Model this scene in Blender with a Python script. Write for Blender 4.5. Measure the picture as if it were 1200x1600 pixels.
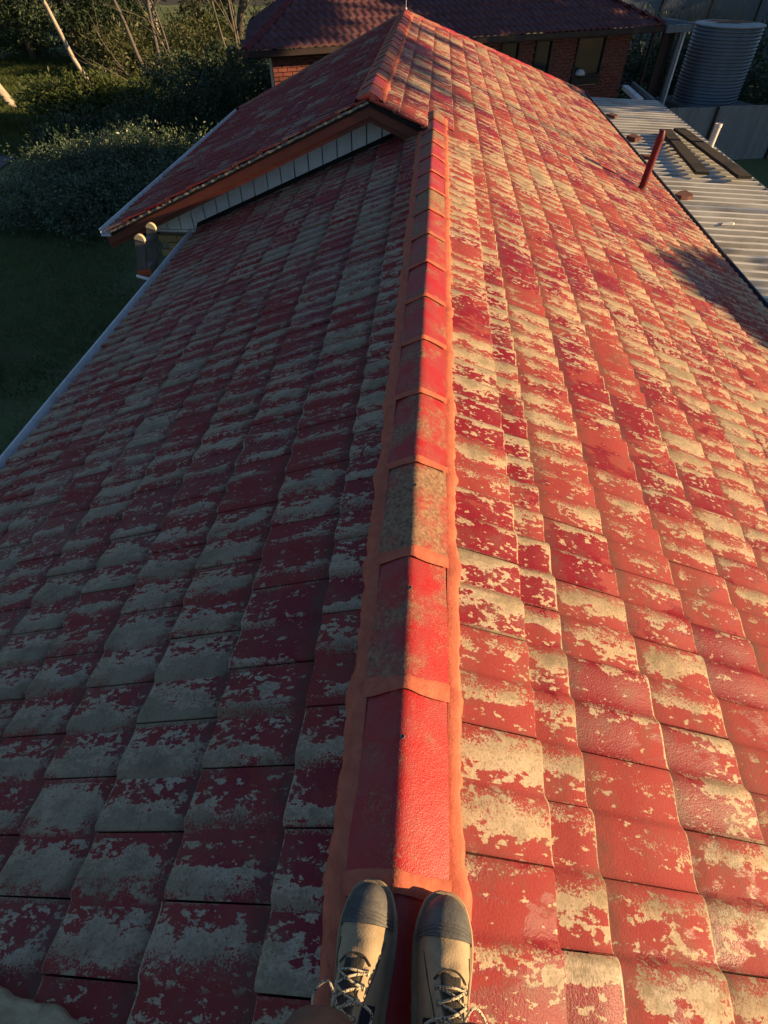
import bpy, math, random
import numpy as np
from mathutils import Vector, Matrix

R = math.radians
for o in list(bpy.data.objects): bpy.data.objects.remove(o)
scene = bpy.context.scene
COL = scene.collection
rng = np.random.default_rng(7)
random.seed(7)

# ------------------------------------------------------------------ camera, sky, sun, exposure
CAM = np.array([-0.012, 0.0, 1.35])
PITCH, YAW, FPX = R(47.11), R(4.21), 850.0
cd = bpy.data.cameras.new('camera'); cam = bpy.data.objects.new('camera', cd); COL.objects.link(cam)
cam.location = CAM; cam.rotation_euler = (math.pi/2 - PITCH, 0, YAW)
cd.sensor_fit = 'VERTICAL'; cd.sensor_height = 36; cd.lens = 36*FPX/1600
cd.clip_start = 0.02; cd.clip_end = 2000
scene.camera = cam
scene.render.resolution_x, scene.render.resolution_y = 768, 1024

SUN_EL, SUN_BACK = R(16.5), R(6)         # sun on the right, a little behind the photographer
SUNV = Vector((math.cos(SUN_EL)*math.cos(SUN_BACK), -math.cos(SUN_EL)*math.sin(SUN_BACK), math.sin(SUN_EL)))
w = bpy.data.worlds.new('World'); scene.world = w; w.use_nodes = True
wn = w.node_tree.nodes; wl = w.node_tree.links
sky = wn.new('ShaderNodeTexSky'); sky.sky_type = 'NISHITA'; sky.sun_disc = False
sky.sun_elevation = SUN_EL; sky.sun_rotation = math.atan2(SUNV.x, SUNV.y)
wl.new(sky.outputs['Color'], wn['Background'].inputs['Color'])
wn['Background'].inputs['Strength'].default_value = 0.055
sky.dust_density = 0.5; sky.ozone_density = 3.5
sl = bpy.data.lights.new('sun', 'SUN'); sun = bpy.data.objects.new('sun', sl); COL.objects.link(sun)
sl.energy = 5.0; sl.angle = R(0.5); sl.color = (1.0, 0.68, 0.345)
sun.rotation_euler = SUNV.to_track_quat('Z', 'Y').to_euler(); sun.location = (20, -5, 12)
vs = scene.view_settings
vs.view_transform = 'Standard'; vs.look = 'None'; vs.exposure = 1.02; vs.gamma = 1.0; vs.use_curve_mapping = False

# ------------------------------------------------------------------ helpers
def raw_mesh(name, V, F, smooth=False):
    me = bpy.data.meshes.new(name)
    me.from_pydata([tuple(map(float, v)) for v in V], [], [tuple(map(int, f)) for f in F])
    if smooth: me.polygons.foreach_set('use_smooth', [True]*len(me.polygons))
    me.update(); return me

def fast_mesh(name, V, Q):
    """V (n,3) floats, Q (m,k) ints, every face with k corners"""
    V = np.asarray(V, dtype=np.float32); Q = np.asarray(Q, dtype=np.int32); k = Q.shape[1]
    me = bpy.data.meshes.new(name)
    me.vertices.add(len(V)); me.vertices.foreach_set('co', V.ravel())
    me.loops.add(Q.size); me.loops.foreach_set('vertex_index', Q.ravel())
    me.polygons.add(len(Q)); me.polygons.foreach_set('loop_start', np.arange(0, Q.size, k, dtype=np.int32))
    me.update(calc_edges=True); me.validate(); return me

def link(name, me, mat, parent=None, kind=None):
    o = bpy.data.objects.new(name, me); COL.objects.link(o)
    if mat is not None:
        me.materials.clear(); me.materials.append(mat)
    if parent is not None:
        o.parent = parent
        root = parent
        if parent.parent is None: o.matrix_parent_inverse = Matrix.Translation(-Vector(parent.location))
    if kind: o['kind'] = kind
    return o

def thing(name, label, cat, loc=(0, 0, 0), group=None):
    o = bpy.data.objects.new(name, None); COL.objects.link(o); o.location = loc; o.empty_display_size = 0.1
    o['label'] = label; o['category'] = cat
    if group: o['group'] = group
    return o

def tag(o, label, cat, group=None):
    o['label'] = label; o['category'] = cat
    if group: o['group'] = group
    return o

class MB:
    """collects pieces for ONE mesh"""
    def __init__(s): s.V = []; s.F = []
    def add(s, V, F):
        n = len(s.V); s.V += [tuple(v) for v in V]; s.F += [tuple(i+n for i in f) for f in F]; return s
    def box(s, c, d, rz=0, M=None):
        hx, hy, hz = d[0]/2, d[1]/2, d[2]/2
        P = [Vector((x, y, z)) for x in (-hx, hx) for y in (-hy, hy) for z in (-hz, hz)]
        if M is None: M = Matrix.Rotation(rz, 3, 'Z')
        P = [M @ p + Vector(c) for p in P]
        return s.add(P, [(0,1,3,2),(4,6,7,5),(0,4,5,1),(2,3,7,6),(0,2,6,4),(1,5,7,3)])
    def prism(s, poly, a, b, axis):
        """polygon extruded from a to b along axis; poly gives the other two coordinates in order"""
        n = len(poly); V = []
        for t in (a, b):
            for p in poly:
                q = list(p); q.insert(axis, t); V.append(q)
        F = [tuple(range(n))[::-1], tuple(range(n, 2*n))] + [(i, (i+1) % n, n+(i+1) % n, n+i) for i in range(n)]
        return s.add(V, F)
    def tube(s, pts, r, k=8, caps=True, flat=None):
        pts = [Vector(p) for p in pts]; n = len(pts)
        rr = r if hasattr(r, '__len__') else [r]*n
        V = []; nrm = None
        for i, p in enumerate(pts):
            t = (pts[min(i+1, n-1)] - pts[max(i-1, 0)]).normalized()
            if nrm is None:
                nrm = t.orthogonal().normalized() if abs(t.z) < .95 else Vector((1, 0, 0))
            nrm = (nrm - t*nrm.dot(t)).normalized(); b = t.cross(nrm)
            for j in range(k):
                a = 2*math.pi*j/k
                V.append(p + nrm*math.cos(a)*rr[i] + b*math.sin(a)*rr[i])
        F = [(i*k+j, i*k+(j+1) % k, (i+1)*k+(j+1) % k, (i+1)*k+j) for i in range(n-1) for j in range(k)]
        if caps: F += [tuple(range(k))[::-1], tuple((n-1)*k+j for j in range(k))]
        return s.add(V, F)
    def lathe(s, c, prof, k=32, cap=True):
        V = [(c[0]+r*math.cos(2*math.pi*j/k), c[1]+r*math.sin(2*math.pi*j/k), c[2]+z) for r, z in prof for j in range(k)]
        n = len(prof)
        F = [(i*k+j, i*k+(j+1) % k, (i+1)*k+(j+1) % k, (i+1)*k+j) for i in range(n-1) for j in range(k)]
        if cap: F += [tuple(range(k))[::-1], tuple((n-1)*k+j for j in range(k))]
        return s.add(V, F)
    def build(s, name, mat, parent=None, smooth=False, kind=None, angle=None):
        me = raw_mesh(name, s.V, s.F, smooth)
        if smooth and angle is not None:
            try: me.set_sharp_from_angle(angle=R(angle))
            except Exception: pass
        return link(name, me, mat, parent, kind)

# ------------------------------------------------------------------ materials
class NT:
    def __init__(s, name):
        s.m = bpy.data.materials.new(name); s.m.use_nodes = True
        s.n = s.m.node_tree.nodes; s.l = s.m.node_tree.links
        s.b = s.n['Principled BSDF']; s.b.inputs['Roughness'].default_value = .8
        s._pos = None
    def put(s, sock, v):
        if isinstance(v, bpy.types.NodeSocket): s.l.new(v, sock)
        else:
            if hasattr(v, '__len__') and sock.type == 'RGBA' and len(v) == 3: v = (*v, 1)
            sock.default_value = v
    def pos(s):
        if s._pos is None: s._pos = s.n.new('ShaderNodeNewGeometry').outputs['Position']
        return s._pos
    def mapping(s, scale, rot=(0, 0, 0), vec=None):
        m = s.n.new('ShaderNodeMapping'); s.put(m.inputs['Vector'], vec or s.pos())
        m.inputs['Scale'].default_value = scale; m.inputs['Rotation'].default_value = rot
        return m.outputs[0]
    def noise(s, scale, detail=3, rough=.55, vec=None, dist=0):
        t = s.n.new('ShaderNodeTexNoise'); s.put(t.inputs['Vector'], vec or s.pos())
        t.inputs['Scale'].default_value = scale; t.inputs['Detail'].default_value = detail
        t.inputs['Roughness'].default_value = rough; t.inputs['Distortion'].default_value = dist
        return t.outputs['Fac']
    def voronoi(s, scale, vec=None, out='Distance'):
        t = s.n.new('ShaderNodeTexVoronoi'); s.put(t.inputs['Vector'], vec or s.pos()); t.inputs['Scale'].default_value = scale
        return t.outputs[out]
    def math(s, op, a, b=0., c=0., clamp=False):
        t = s.n.new('ShaderNodeMath'); t.operation = op; t.use_clamp = clamp
        for i, v in enumerate((a, b, c)): s.put(t.inputs[i], v)
        return t.outputs[0]
    def lin(s, v, a0, a1, b0=0., b1=1., smooth=False):
        t = s.n.new('ShaderNodeMapRange'); t.clamp = True
        if smooth: t.interpolation_type = 'SMOOTHSTEP'
        s.put(t.inputs[0], v)
        for i, q in enumerate((a0, a1, b0, b1)): t.inputs[1+i].default_value = q
        return t.outputs[0]
    def mix(s, f, a, b, mode='MIX'):
        t = s.n.new('ShaderNodeMix'); t.data_type = 'RGBA'; t.blend_type = mode
        s.put(t.inputs[0], f); s.put(t.inputs[6], a); s.put(t.inputs[7], b); return t.outputs[2]
    def ramp(s, v, stops):
        t = s.n.new('ShaderNodeValToRGB'); s.put(t.inputs[0], v); e = t.color_ramp.elements
        while len(e) < len(stops): e.new(.5)
        for i, (p, c) in enumerate(stops):
            e[i].position = p; e[i].color = (*c, 1) if hasattr(c, '__len__') else (c, c, c, 1)
        return t.outputs[0]
    def bump(s, h, strength=.3, dist=.01):
        t = s.n.new('ShaderNodeBump'); s.put(t.inputs['Height'], h)
        t.inputs['Strength'].default_value = strength; t.inputs['Distance'].default_value = dist
        s.l.new(t.outputs[0], s.b.inputs['Normal'])
    def set(s, **k):
        for n, v in k.items(): s.put(s.b.inputs[n.replace('_', ' ')], v)
        return s

RED_A, RED_B = (0.275, 0.038, 0.036), (0.21, 0.009, 0.018)
BARE, MOSS = (0.50, 0.375, 0.245), (0.24, 0.188, 0.118)

def tile_material():
    t = NT('peeling_red_tile')
    uv = t.n.new('ShaderNodeUVMap'); uv.uv_map = 'UVMap'
    sp = t.n.new('ShaderNodeSeparateXYZ'); t.put(sp.inputs[0], uv.outputs[0]); U, Vv = sp.outputs[0], t.math('FRACT', sp.outputs[1])
    at = t.n.new('ShaderNodeAttribute'); at.attribute_name = 'rnd'
    ac = t.n.new('ShaderNodeSeparateColor'); t.put(ac.inputs[0], at.outputs['Color'])
    r0, r1, bias = ac.outputs[0], ac.outputs[1], ac.outputs[2]
    big = t.noise(.8, 3, .55); stv = t.mapping((.42, 1, .42)); mid = t.noise(25, 6, .64, vec=stv); spot = t.noise(58, 4, .6, vec=t.mapping((.62, 1, .62))); fine = t.noise(190, 3, .65)
    jag = t.noise(66, 4, .65)
    # how far the paint is gone on this roll of the tile
    K = t.math('ADD', t.math('MULTIPLY', t.math('SUBTRACT', big, .5), .85), t.math('MULTIPLY', t.math('SUBTRACT', t.noise(4.6, 4, .65), .5), 1.25))
    K = t.math('ADD', K, t.math('MULTIPLY', t.math('SUBTRACT', r0, .5), .40))
    K = t.math('ADD', K, t.math('SUBTRACT', bias, .5))
    wild = t.lin(bias, .5, .72, 1., 1.75)
    K = t.math('ADD', K, t.lin(U, .23, .285, 0, -.28))
    rag = t.math('ADD', t.math('MULTIPLY', t.math('SUBTRACT', mid, .5), 1.35), t.math('MULTIPLY', t.math('SUBTRACT', jag, .5), .62))
    rag = t.math('MULTIPLY', rag, wild)
    # torn lower edge of the bare strip: sharp; upper side: worn away grain by grain
    low = t.math('SUBTRACT', Vv, t.math('SUBTRACT', t.math('SUBTRACT', t.math('ADD', .46, t.math('MULTIPLY', t.math('SUBTRACT', r1, .5), .46)), t.math('MULTIPLY', K, .85)), rag))
    hard = t.lin(low, -.012, .012)
    top = t.math('SUBTRACT', t.math('ADD', t.math('ADD', .78, t.math('MULTIPLY', t.math('SUBTRACT', r1, .5), .50)), t.math('MULTIPLY', K, .55)), t.math('ADD', Vv, t.math('MULTIPLY', rag, -.42)))
    dens = t.lin(top, -.28, .30, 0, 1)
    grain = t.lin(t.math('SUBTRACT', t.math('ADD', dens, t.math('MULTIPLY', t.math('SUBTRACT', fine, .5), 2.4)), .5), -.08, .20)
    strip = t.math('MULTIPLY', hard, grain)
    # separate flakes lost on the rest of the tile
    Wb = t.math('ADD', t.math('ADD', spot, t.math('MULTIPLY', t.math('SUBTRACT', mid, .5), .55)), t.math('MULTIPLY', K, .26))
    flake = t.math('MULTIPLY', t.lin(Wb, .578, .600), t.lin(Vv, .88, .98, 1, 0))
    edge = t.lin(t.math('ADD', U, t.math('MULTIPLY', t.math('SUBTRACT', jag, .5), .022)), .0015, .0045, 1, 0)  # bare line painted along the butt, standing in for its sunlit rim
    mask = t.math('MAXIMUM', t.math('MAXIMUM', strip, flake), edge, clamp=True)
    W = t.math('ADD', t.math('MULTIPLY', low, 1.4), .66)
    # paint: matte red with patches of deeper glossy crimson
    cr = t.lin(t.math('ADD', t.math('ADD', t.noise(2.6, 3, .6), t.math('MULTIPLY', t.math('SUBTRACT', mid, .5), .55)), t.math('MULTIPLY', t.math('SUBTRACT', r1, .5), .46)), .545, .585, smooth=True)
    fade = t.lin(t.noise(6.5, 4, .6), .35, .7)
    paint = t.mix(t.math('MULTIPLY', fade, .55), RED_A, (.30, .062, .058))
    paint = t.mix(cr, paint, RED_B)
    paint = t.mix(t.lin(t.noise(210, 2, .5), .42, .75, 0, .30), paint, (.17, .020, .022))
    # bare concrete: pale at the torn edge, mossy and grey inside
    deep = t.lin(t.math('ADD', W, t.math('MULTIPLY', t.math('SUBTRACT', fine, .5), .7)), .74, 1.15)
    mossy = t.math('MULTIPLY', deep, t.lin(t.math('ADD', t.noise(3.2, 4, .6), t.math('MULTIPLY', r1, .34)), .44, .70))
    bare = t.mix(t.lin(fine, .3, .7, 0, .55), BARE, (.36, .28, .195))
    bare = t.mix(t.lin(t.noise(5.5, 3, .5), .45, .7, 0, .5), bare, (.45, .375, .30))
    bare = t.mix(t.math('MULTIPLY', mossy, .85), bare, MOSS)
    bare = t.mix(t.lin(t.noise(120, 4, .65), .50, .68, 0, .62), bare, (.15, .115, .07))
    c = t.mix(mask, paint, bare)
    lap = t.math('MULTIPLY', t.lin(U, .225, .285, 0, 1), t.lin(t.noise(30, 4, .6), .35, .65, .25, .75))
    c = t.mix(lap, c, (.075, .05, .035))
    c = t.mix(t.lin(t.noise(9, 5, .7), .50, .74, 0, .55), c, (.13, .09, .06))
    gl = t.lin(t.noise(2.1, 2), .52, .66, 0, .12)
    rough = t.math('SUBTRACT', t.math('SUBTRACT', .88, t.math('MULTIPLY', cr, .38)), gl)
    rough = t.math('ADD', rough, t.math('MULTIPLY', mask, .12), clamp=True)
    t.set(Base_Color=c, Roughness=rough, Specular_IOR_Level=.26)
    h = t.math('SUBTRACT', t.math('ADD', t.math('MULTIPLY', t.noise(190, 3, .6), .9), t.math('MULTIPLY', t.noise(60, 2), .5)), t.math('MULTIPLY', mask, .55))
    t.bump(h, .42, .004)
    return t.m

def cap_material():
    t = NT('peeling_ridge_cap')
    oi = t.n.new('ShaderNodeObjectInfo').outputs['Random']
    big = t.noise(5.5, 3, .6); mid = t.noise(26, 5, .65); fine = t.noise(260, 3, .6); vor = t.voronoi(55)
    W = t.math('ADD', t.math('ADD', t.math('MULTIPLY', t.math('SUBTRACT', big, .5), 1.9), t.math('MULTIPLY', t.math('SUBTRACT', mid, .5), .8)), t.math('MULTIPLY', t.math('SUBTRACT', fine, .5), 1.5))
    W = t.math('ADD', W, t.math('MULTIPLY', t.math('SUBTRACT', oi, .5), .55))
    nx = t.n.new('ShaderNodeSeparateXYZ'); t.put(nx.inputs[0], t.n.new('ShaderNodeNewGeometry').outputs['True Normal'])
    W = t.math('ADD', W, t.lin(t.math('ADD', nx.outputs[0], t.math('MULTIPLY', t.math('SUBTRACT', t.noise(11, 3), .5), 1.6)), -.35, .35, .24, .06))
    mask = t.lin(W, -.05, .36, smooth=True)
    paint = t.mix(t.lin(t.noise(9, 3), .4, .62), (.42, .020, .022), (.37, .048, .044))
    bare = t.mix(t.lin(t.noise(70, 4, .6), .35, .68), (.38, .27, .15), (.11, .085, .055))
    c = t.mix(t.math('MULTIPLY', mask, .85), paint, bare)
    t.set(Base_Color=c, Roughness=t.math('ADD', .40, t.math('MULTIPLY', mask, .5)), Specular_IOR_Level=.35)
    t.bump(t.math('ADD', t.noise(260, 3, .6), t.math('MULTIPLY', vor, .25)), .5, .0032)
    return t.m

def flat_material(name, c1, c2, scale=8, rough=.8, bump=.15, bscale=60, stretch=None, spec=.3, metal=0., dirt=None):
    t = NT(name)
    v = t.mapping(stretch) if stretch else None
    n = t.noise(scale, 5, .6, vec=v)
    c = t.mix(t.lin(n, .32, .68), c1, c2)
    if dirt: c = t.mix(t.lin(t.noise(scale*.35, 5, .65), .52, .72, 0, dirt[1]), c, dirt[0])
    t.set(Base_Color=c, Roughness=t.lin(t.noise(scale*2, 3), .3, .7, rough-.08, min(1, rough+.08)), Specular_IOR_Level=spec, Metallic=metal)
    t.bump(t.noise(bscale, 4, .6, vec=v), bump, .004)
    return t.m

def leaf_material(name, c1, c2, rough=.5, trans=.25):
    t = NT(name)
    ri = t.n.new('ShaderNodeNewGeometry').outputs['Random Per Island']
    c = t.mix(ri, c1, c2)
    c = t.mix(t.lin(t.noise(1.3, 3), .35, .7, 0, .6), c, tuple(q*.55 for q in c1))
    t.set(Base_Color=c, Roughness=rough, Specular_IOR_Level=.35)
    tr = t.n.new('ShaderNodeBsdfTranslucent'); t.put(tr.inputs[0], c)
    mx = t.n.new('ShaderNodeMixShader'); mx.inputs[0].default_value = trans
    t.l.new(t.b.outputs[0], mx.inputs[1]); t.l.new(tr.outputs[0], mx.inputs[2])
    t.l.new(mx.outputs[0], t.n['Material Output'].inputs['Surface'])
    return t.m

M = {}
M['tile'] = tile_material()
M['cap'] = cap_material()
t = NT('fresh_orange_pointing')
pc = t.mix(t.lin(t.noise(24, 5, .65), .32, .68), (.60, .172, .098), (.46, .118, .072))
pc = t.mix(t.lin(t.noise(5, 5, .7), .50, .72, 0, .6), pc, (.30, .078, .052))
pc = t.mix(t.lin(t.noise(150, 3, .6), .60, .74, 0, .7), pc, (.17, .07, .05))
crk = t.lin(t.math('ABSOLUTE', t.math('SUBTRACT', t.noise(9, 6, .7, dist=1.2), .5)), 0, .006, 1, 0)
pc = t.mix(t.math('MULTIPLY', crk, t.lin(t.noise(3, 2), .5, .6)), pc, (.10, .04, .03))
t.set(Base_Color=pc, Roughness=.9, Specular_IOR_Level=.2)
t.bump(t.math('SUBTRACT', t.math('ADD', t.noise(120, 4, .65), t.math('MULTIPLY', t.noise(34, 3, .6, vec=t.mapping((1, .35, 1))), 1.6)), t.math('MULTIPLY', crk, .8)), .38, .005); M['point'] = t.m
M['deck'] = flat_material('dark_underlay', (.012, .01, .01), (.02, .015, .014), 5, .95)
M['fascia'] = flat_material('painted_barge_timber', (.19, .056, .036), (.145, .04, .028), 6, .55, .15, 30, stretch=(1, 6, 6), dirt=((.10, .035, .025), .6))
M['white'] = flat_material('white_cladding', (.86, .88, .86), (.78, .81, .80), 9, .5, .1, 50, stretch=(3, 3, .6), dirt=((.35, .36, .34), .35))
M['cream_brick'] = flat_material('cream_brick', (.44, .33, .17), (.36, .26, .13), 15, .85, .3, 80)
M['mortar'] = flat_material('grey_mortar', (.30, .26, .22), (.22, .19, .16), 25, .95, .3, 90)
M['mortar_pale'] = flat_material('pale_mortar', (.46, .40, .33), (.38, .33, .27), 25, .95, .3, 90)
M['gutter'] = flat_material('pale_gutter_steel', (.74, .77, .78), (.60, .63, .65), 7, .4, .05, 20, dirt=((.22, .2, .17), .5))
M['gutter_dark'] = flat_material('grey_gutter_steel', (.10, .11, .125), (.07, .078, .09), 7, .5, .05, 20)
M['ladder'] = flat_material('weathered_aluminium', (.15, .135, .12), (.085, .078, .07), 16, .6, .25, 50, stretch=(4, 4, .7))
M['capyellow'] = flat_material('pale_ladder_cap', (.55, .46, .28), (.45, .37, .22), 20, .6)
M['orange'] = flat_material('orange_strap', (.50, .10, .035), (.40, .075, .03), 20, .7)
M['deckmetal'] = flat_material('weathered_galvanised', (.60, .58, .53), (.44, .43, .40), 2.2, .55, .08, 30, stretch=(.6, 5, 1), dirt=((.25, .19, .12), .5), metal=.15, spec=.4)
t = NT('ribbed_sheet_weathered')
sx = t.n.new('ShaderNodeSeparateXYZ'); t.put(sx.inputs[0], t.pos()); fy = t.math('FRACT', t.math('DIVIDE', t.math('SUBTRACT', sx.outputs[1], 2.4), .25))
pan = t.ramp(fy, [(0., .45), (.10, .75), (.40, .85), (.47, 1.), (.53, .9), (.56, .05), (.78, .05), (.81, 1.), (.88, .9), (1., .45)])
streak = t.noise(2.2, 5, .6, vec=t.mapping((.6, 5, 1)))
base = t.mix(t.lin(streak, .35, .65), (.76, .74, .68), (.60, .585, .54))
base = t.mix(t.math('MULTIPLY', pan, t.lin(t.noise(1.2, 4, .6), .3, .7, .40, .88)), base, (.13, .125, .12))
base = t.mix(t.lin(t.noise(.9, 5, .7), .55, .72, 0, .6), base, (.24, .17, .10))
t.set(Base_Color=base, Roughness=.6, Metallic=.1); t.bump(t.noise(40, 3), .1, .003); M['deckmetal'] = t.m
M['darkwood'] = flat_material('dark_weathered_plank', (.055, .042, .030), (.028, .022, .017), 12, .9, .6, 40, stretch=(6, .6, 6))
M['redpipe'] = flat_material('red_painted_pipe', (.17, .018, .022), (.125, .014, .018), 10, .5, .1, 30)
M['whitepipe'] = flat_material('white_pipe', (.72, .69, .62), (.62, .58, .52), 6, .45, .05, 30)
M['scrap'] = flat_material('broken_tile', (.16, .06, .045), (.10, .05, .04), 20, .9, .4, 60)
M['slab'] = flat_material('weathered_slab', (.52, .40, .25), (.36, .26, .15), 30, .95, .9, 110, stretch=(.5, 2, 1), dirt=((.14, .10, .06), .8))
M['far_tile'] = flat_material('far_brown_tile', (.125, .045, .05), (.075, .030, .036), 6, .75, .2, 40, dirt=((.15, .10, .10), .4))
M['far_hip'] = flat_material('far_red_capping', (.13, .02, .022), (.10, .016, .02), 6, .7)
M['far_brick'] = flat_material('dark_red_brick', (.22, .068, .05), (.14, .046, .038), 5, .85, .3, 60)
M['brown_trim'] = flat_material('dark_brown_trim', (.035, .022, .02), (.025, .016, .015), 5, .5)
t = NT('dark_window_glass'); t.set(Base_Color=(.012, .02, .022), Roughness=.08, Specular_IOR_Level=.5); M['glass'] = t.m
M['cloth_white'] = flat_material('white_cloth', (.6, .6, .6), (.5, .5, .5), 10, .9)
M['bluemetal'] = flat_material('blue_grey_sheet', (.17, .205, .235), (.12, .15, .18), 3, .45, .05, 20, metal=.3, spec=.5, dirt=((.12, .10, .09), .3))
M['tank'] = flat_material('blue_grey_tank', (.17, .215, .255), (.115, .15, .185), 1.6, .45, .06, 30, stretch=(2, 2, .4), metal=.35, spec=.5, dirt=((.25, .24, .22), .35))
M['tanktop'] = flat_material('tank_lid_metal', (.34, .36, .36), (.26, .28, .28), 3, .55, .05, 30)
M['rust'] = flat_material('rust_stain', (.20, .085, .04), (.13, .055, .03), 5, .9, .3, 40)
M['concrete'] = flat_material('old_concrete', (.16, .17, .16), (.10, .11, .105), 4, .9, .3, 40)
M['fence'] = flat_material('corrugated_fence', (.24, .275, .30), (.17, .20, .225), 1.5, .5, .05, 20, stretch=(3, 3, .4), metal=.2)
M['path'] = flat_material('grey_path', (.135, .135, .14), (.10, .10, .105), 3, .9, .4, 60)
M['mat'] = flat_material('black_rubber', (.012, .012, .016), (.02, .02, .025), 9, .7)
M['matpat'] = flat_material('grey_weave', (.12, .11, .13), (.07, .07, .085), 30, .8)
M['bark'] = flat_material('grey_bark', (.155, .135, .11), (.085, .072, .058), 5, .9, .6, 30, stretch=(4, 4, 1))
M['bark_pale'] = flat_material('pale_gum_bark', (.50, .43, .35), (.32, .26, .20), 3, .75, .3, 20, stretch=(3, 3, .8))
M['soil'] = flat_material('leaf_litter', (.06, .05, .03), (.035, .035, .02), 3, .95, .5, 30)
M['leaf_dark'] = leaf_material('dark_leaves', (.042, .068, .032), (.075, .105, .048))
M['leaf_bush'] = leaf_material('glossy_hedge_leaves', (.065, .105, .055), (.13, .175, .10), .38, .18)
M['leaf_lime'] = leaf_material('yellow_green_leaves', (.075, .11, .025), (.13, .155, .045), .5, .4)
M['leaf_gum'] = leaf_material('olive_gum_leaves', (.085, .105, .045), (.15, .15, .07), .5, .35)
M['leaf_dry'] = leaf_material('dry_grass_blades', (.20, .16, .085), (.14, .13, .06), .7, .3)
M['grass_blade'] = leaf_material('grass_blades', (.10, .155, .045), (.15, .165, .07), .6, .3)
t = NT('mown_lawn')
gn = t.mix(t.lin(t.noise(2.5, 5, .65), .35, .68), (.125, .185, .065), (.19, .18, .095))
gn = t.mix(t.lin(t.noise(40, 4, .6), .4, .7, 0, .6), gn, (.075, .105, .038)); t.set(Base_Color=gn, Roughness=.95, Specular_IOR_Level=.15)
t.bump(t.noise(55, 4, .7), .9, .03); M['lawn'] = t.m
M['tan'] = flat_material('tan_nubuck', (.43, .325, .205), (.33, .245, .15), 22, .85, .35, 260, dirt=((.20, .145, .09), .5))
M['rubber'] = flat_material('scuffed_black_rubber', (.066, .066, .066), (.11, .108, .104), 30, .65, .25, 200, spec=.45, dirt=((.24, .21, .165), .5))
M['sole'] = flat_material('worn_tan_sole', (.40, .30, .19), (.28, .205, .13), 25, .85, .3, 120, dirt=((.09, .07, .05), .5))
M['navy'] = flat_material('navy_fabric_panel', (.018, .024, .045), (.012, .015, .028), 60, .9, .6, 500)
M['tongue'] = flat_material('charcoal_tongue', (.075, .065, .052), (.045, .040, .034), 40, .9, .5, 300)
t = NT('speckled_lace'); t.set(Base_Color=t.mix(t.lin(t.voronoi(230), .34, .44), (.055, .05, .045), (.55, .47, .33)), Roughness=.85); t.bump(t.noise(700, 2), .4, .002); M['lace'] = t.m
t = NT('eyelet_metal'); t.set(Base_Color=(.35, .31, .24), Roughness=.35, Metallic=1.); M['eyelet'] = t.m
M['trouser'] = flat_material('brown_work_trousers', (.20, .135, .095), (.13, .088, .065), 18, .9, .5, 420, dirt=((.32, .235, .17), .4))

# ------------------------------------------------------------------ ground
GZ = -3.8
me = raw_mesh('ground', [(-400, -400, GZ-.3), (400, -400, GZ-.3), (400, 600, GZ-.3), (-400, 600, GZ-.02)], [(0, 1, 2, 3)])
o = link('ground', me, M['soil']); o['kind'] = 'structure'
nx, ny = 60, 70
gx = np.linspace(-60, -1.5, nx); gy = np.linspace(-12, 70, ny)
XX, YY = np.meshgrid(gx, gy, indexing='ij')
ZZ = GZ + .05*np.sin(XX*.8+1.3*np.sin(YY*.5)) + .03*rng.standard_normal(XX.shape)*0.6
V = np.stack([XX, YY, ZZ], -1).reshape(-1, 3)
Q = [(i*ny+j, (i+1)*ny+j, (i+1)*ny+j+1, i*ny+j+1) for i in range(nx-1) for j in range(ny-1)]
o = link('lawn', fast_mesh('lawn', V, Q), M['lawn']); o['kind'] = 'structure'
V = [(6.2, 12, GZ), (40, 12, GZ), (40, 60, GZ), (6.2, 60, GZ)]
o = link('lawn', raw_mesh('side_lawn', V, [(0, 1, 2, 3)]), M['lawn']); o['kind'] = 'structure'
# path curving past the hedge
P = []
for i in range(26):
    a = i/25; y = 9+a*13; x = -11.4-2.3*a-.9*math.sin(a*2.4)
    wd = .75
    P += [(x-wd-.8, y, GZ+.075), (x+wd, y-.3, GZ+.075)]
o = link('path', raw_mesh('path', P, [(2*i, 2*i+1, 2*i+3, 2*i+2) for i in range(25)]), M['path']); o['kind'] = 'structure'
# grass blades on the part of the lawn next to the house
def blades(n, x0, x1, y0, y1, hmin, hmax, seed, keep=None):
    g = np.random.default_rng(seed)
    x = g.uniform(x0, x1, n); y = g.uniform(y0, y1, n)
    if keep is not None:
        k = keep(x, y); x, y = x[k], y[k]; n = len(x)
    h = g.uniform(hmin, hmax, n); a = g.uniform(0, 6.283, n); wd = g.uniform(.006, .014, n)*(1 if hmax < .2 else 2.2); ln = g.uniform(.0, .05, (n, 2))*g.choice([-1, 1], (n, 2))
    base = np.stack([x, y, np.full(n, GZ+.02)], -1); d = np.stack([np.cos(a), np.sin(a), np.zeros(n)], -1)*wd[:, None]
    top = base + np.stack([ln[:, 0], ln[:, 1], h], -1)
    V = np.stack([base-d, base+d, top], 1).reshape(-1, 3)
    return V, np.arange(3*n).reshape(-1, 3)
V, Q = blades(100000, -24, -12.2, 19.5, 38, .10, .26, 4)
o = link('grass', fast_mesh('grass', V, Q), M['leaf_lime']); o['kind'] = 'stuff'; o['label'] = 'longer sunlit grass on the far left beyond the path'; o['category'] = 'grass'
V, Q = blades(90000, -13, -3.2, 3.0, 15.5, .03, .085, 3)
o = link('grass', fast_mesh('grass', V, Q), M['grass_blade']); o['kind'] = 'stuff'; o['label'] = 'short shaded grass growing over the lawn beside the roof'; o['category'] = 'grass'

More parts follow.
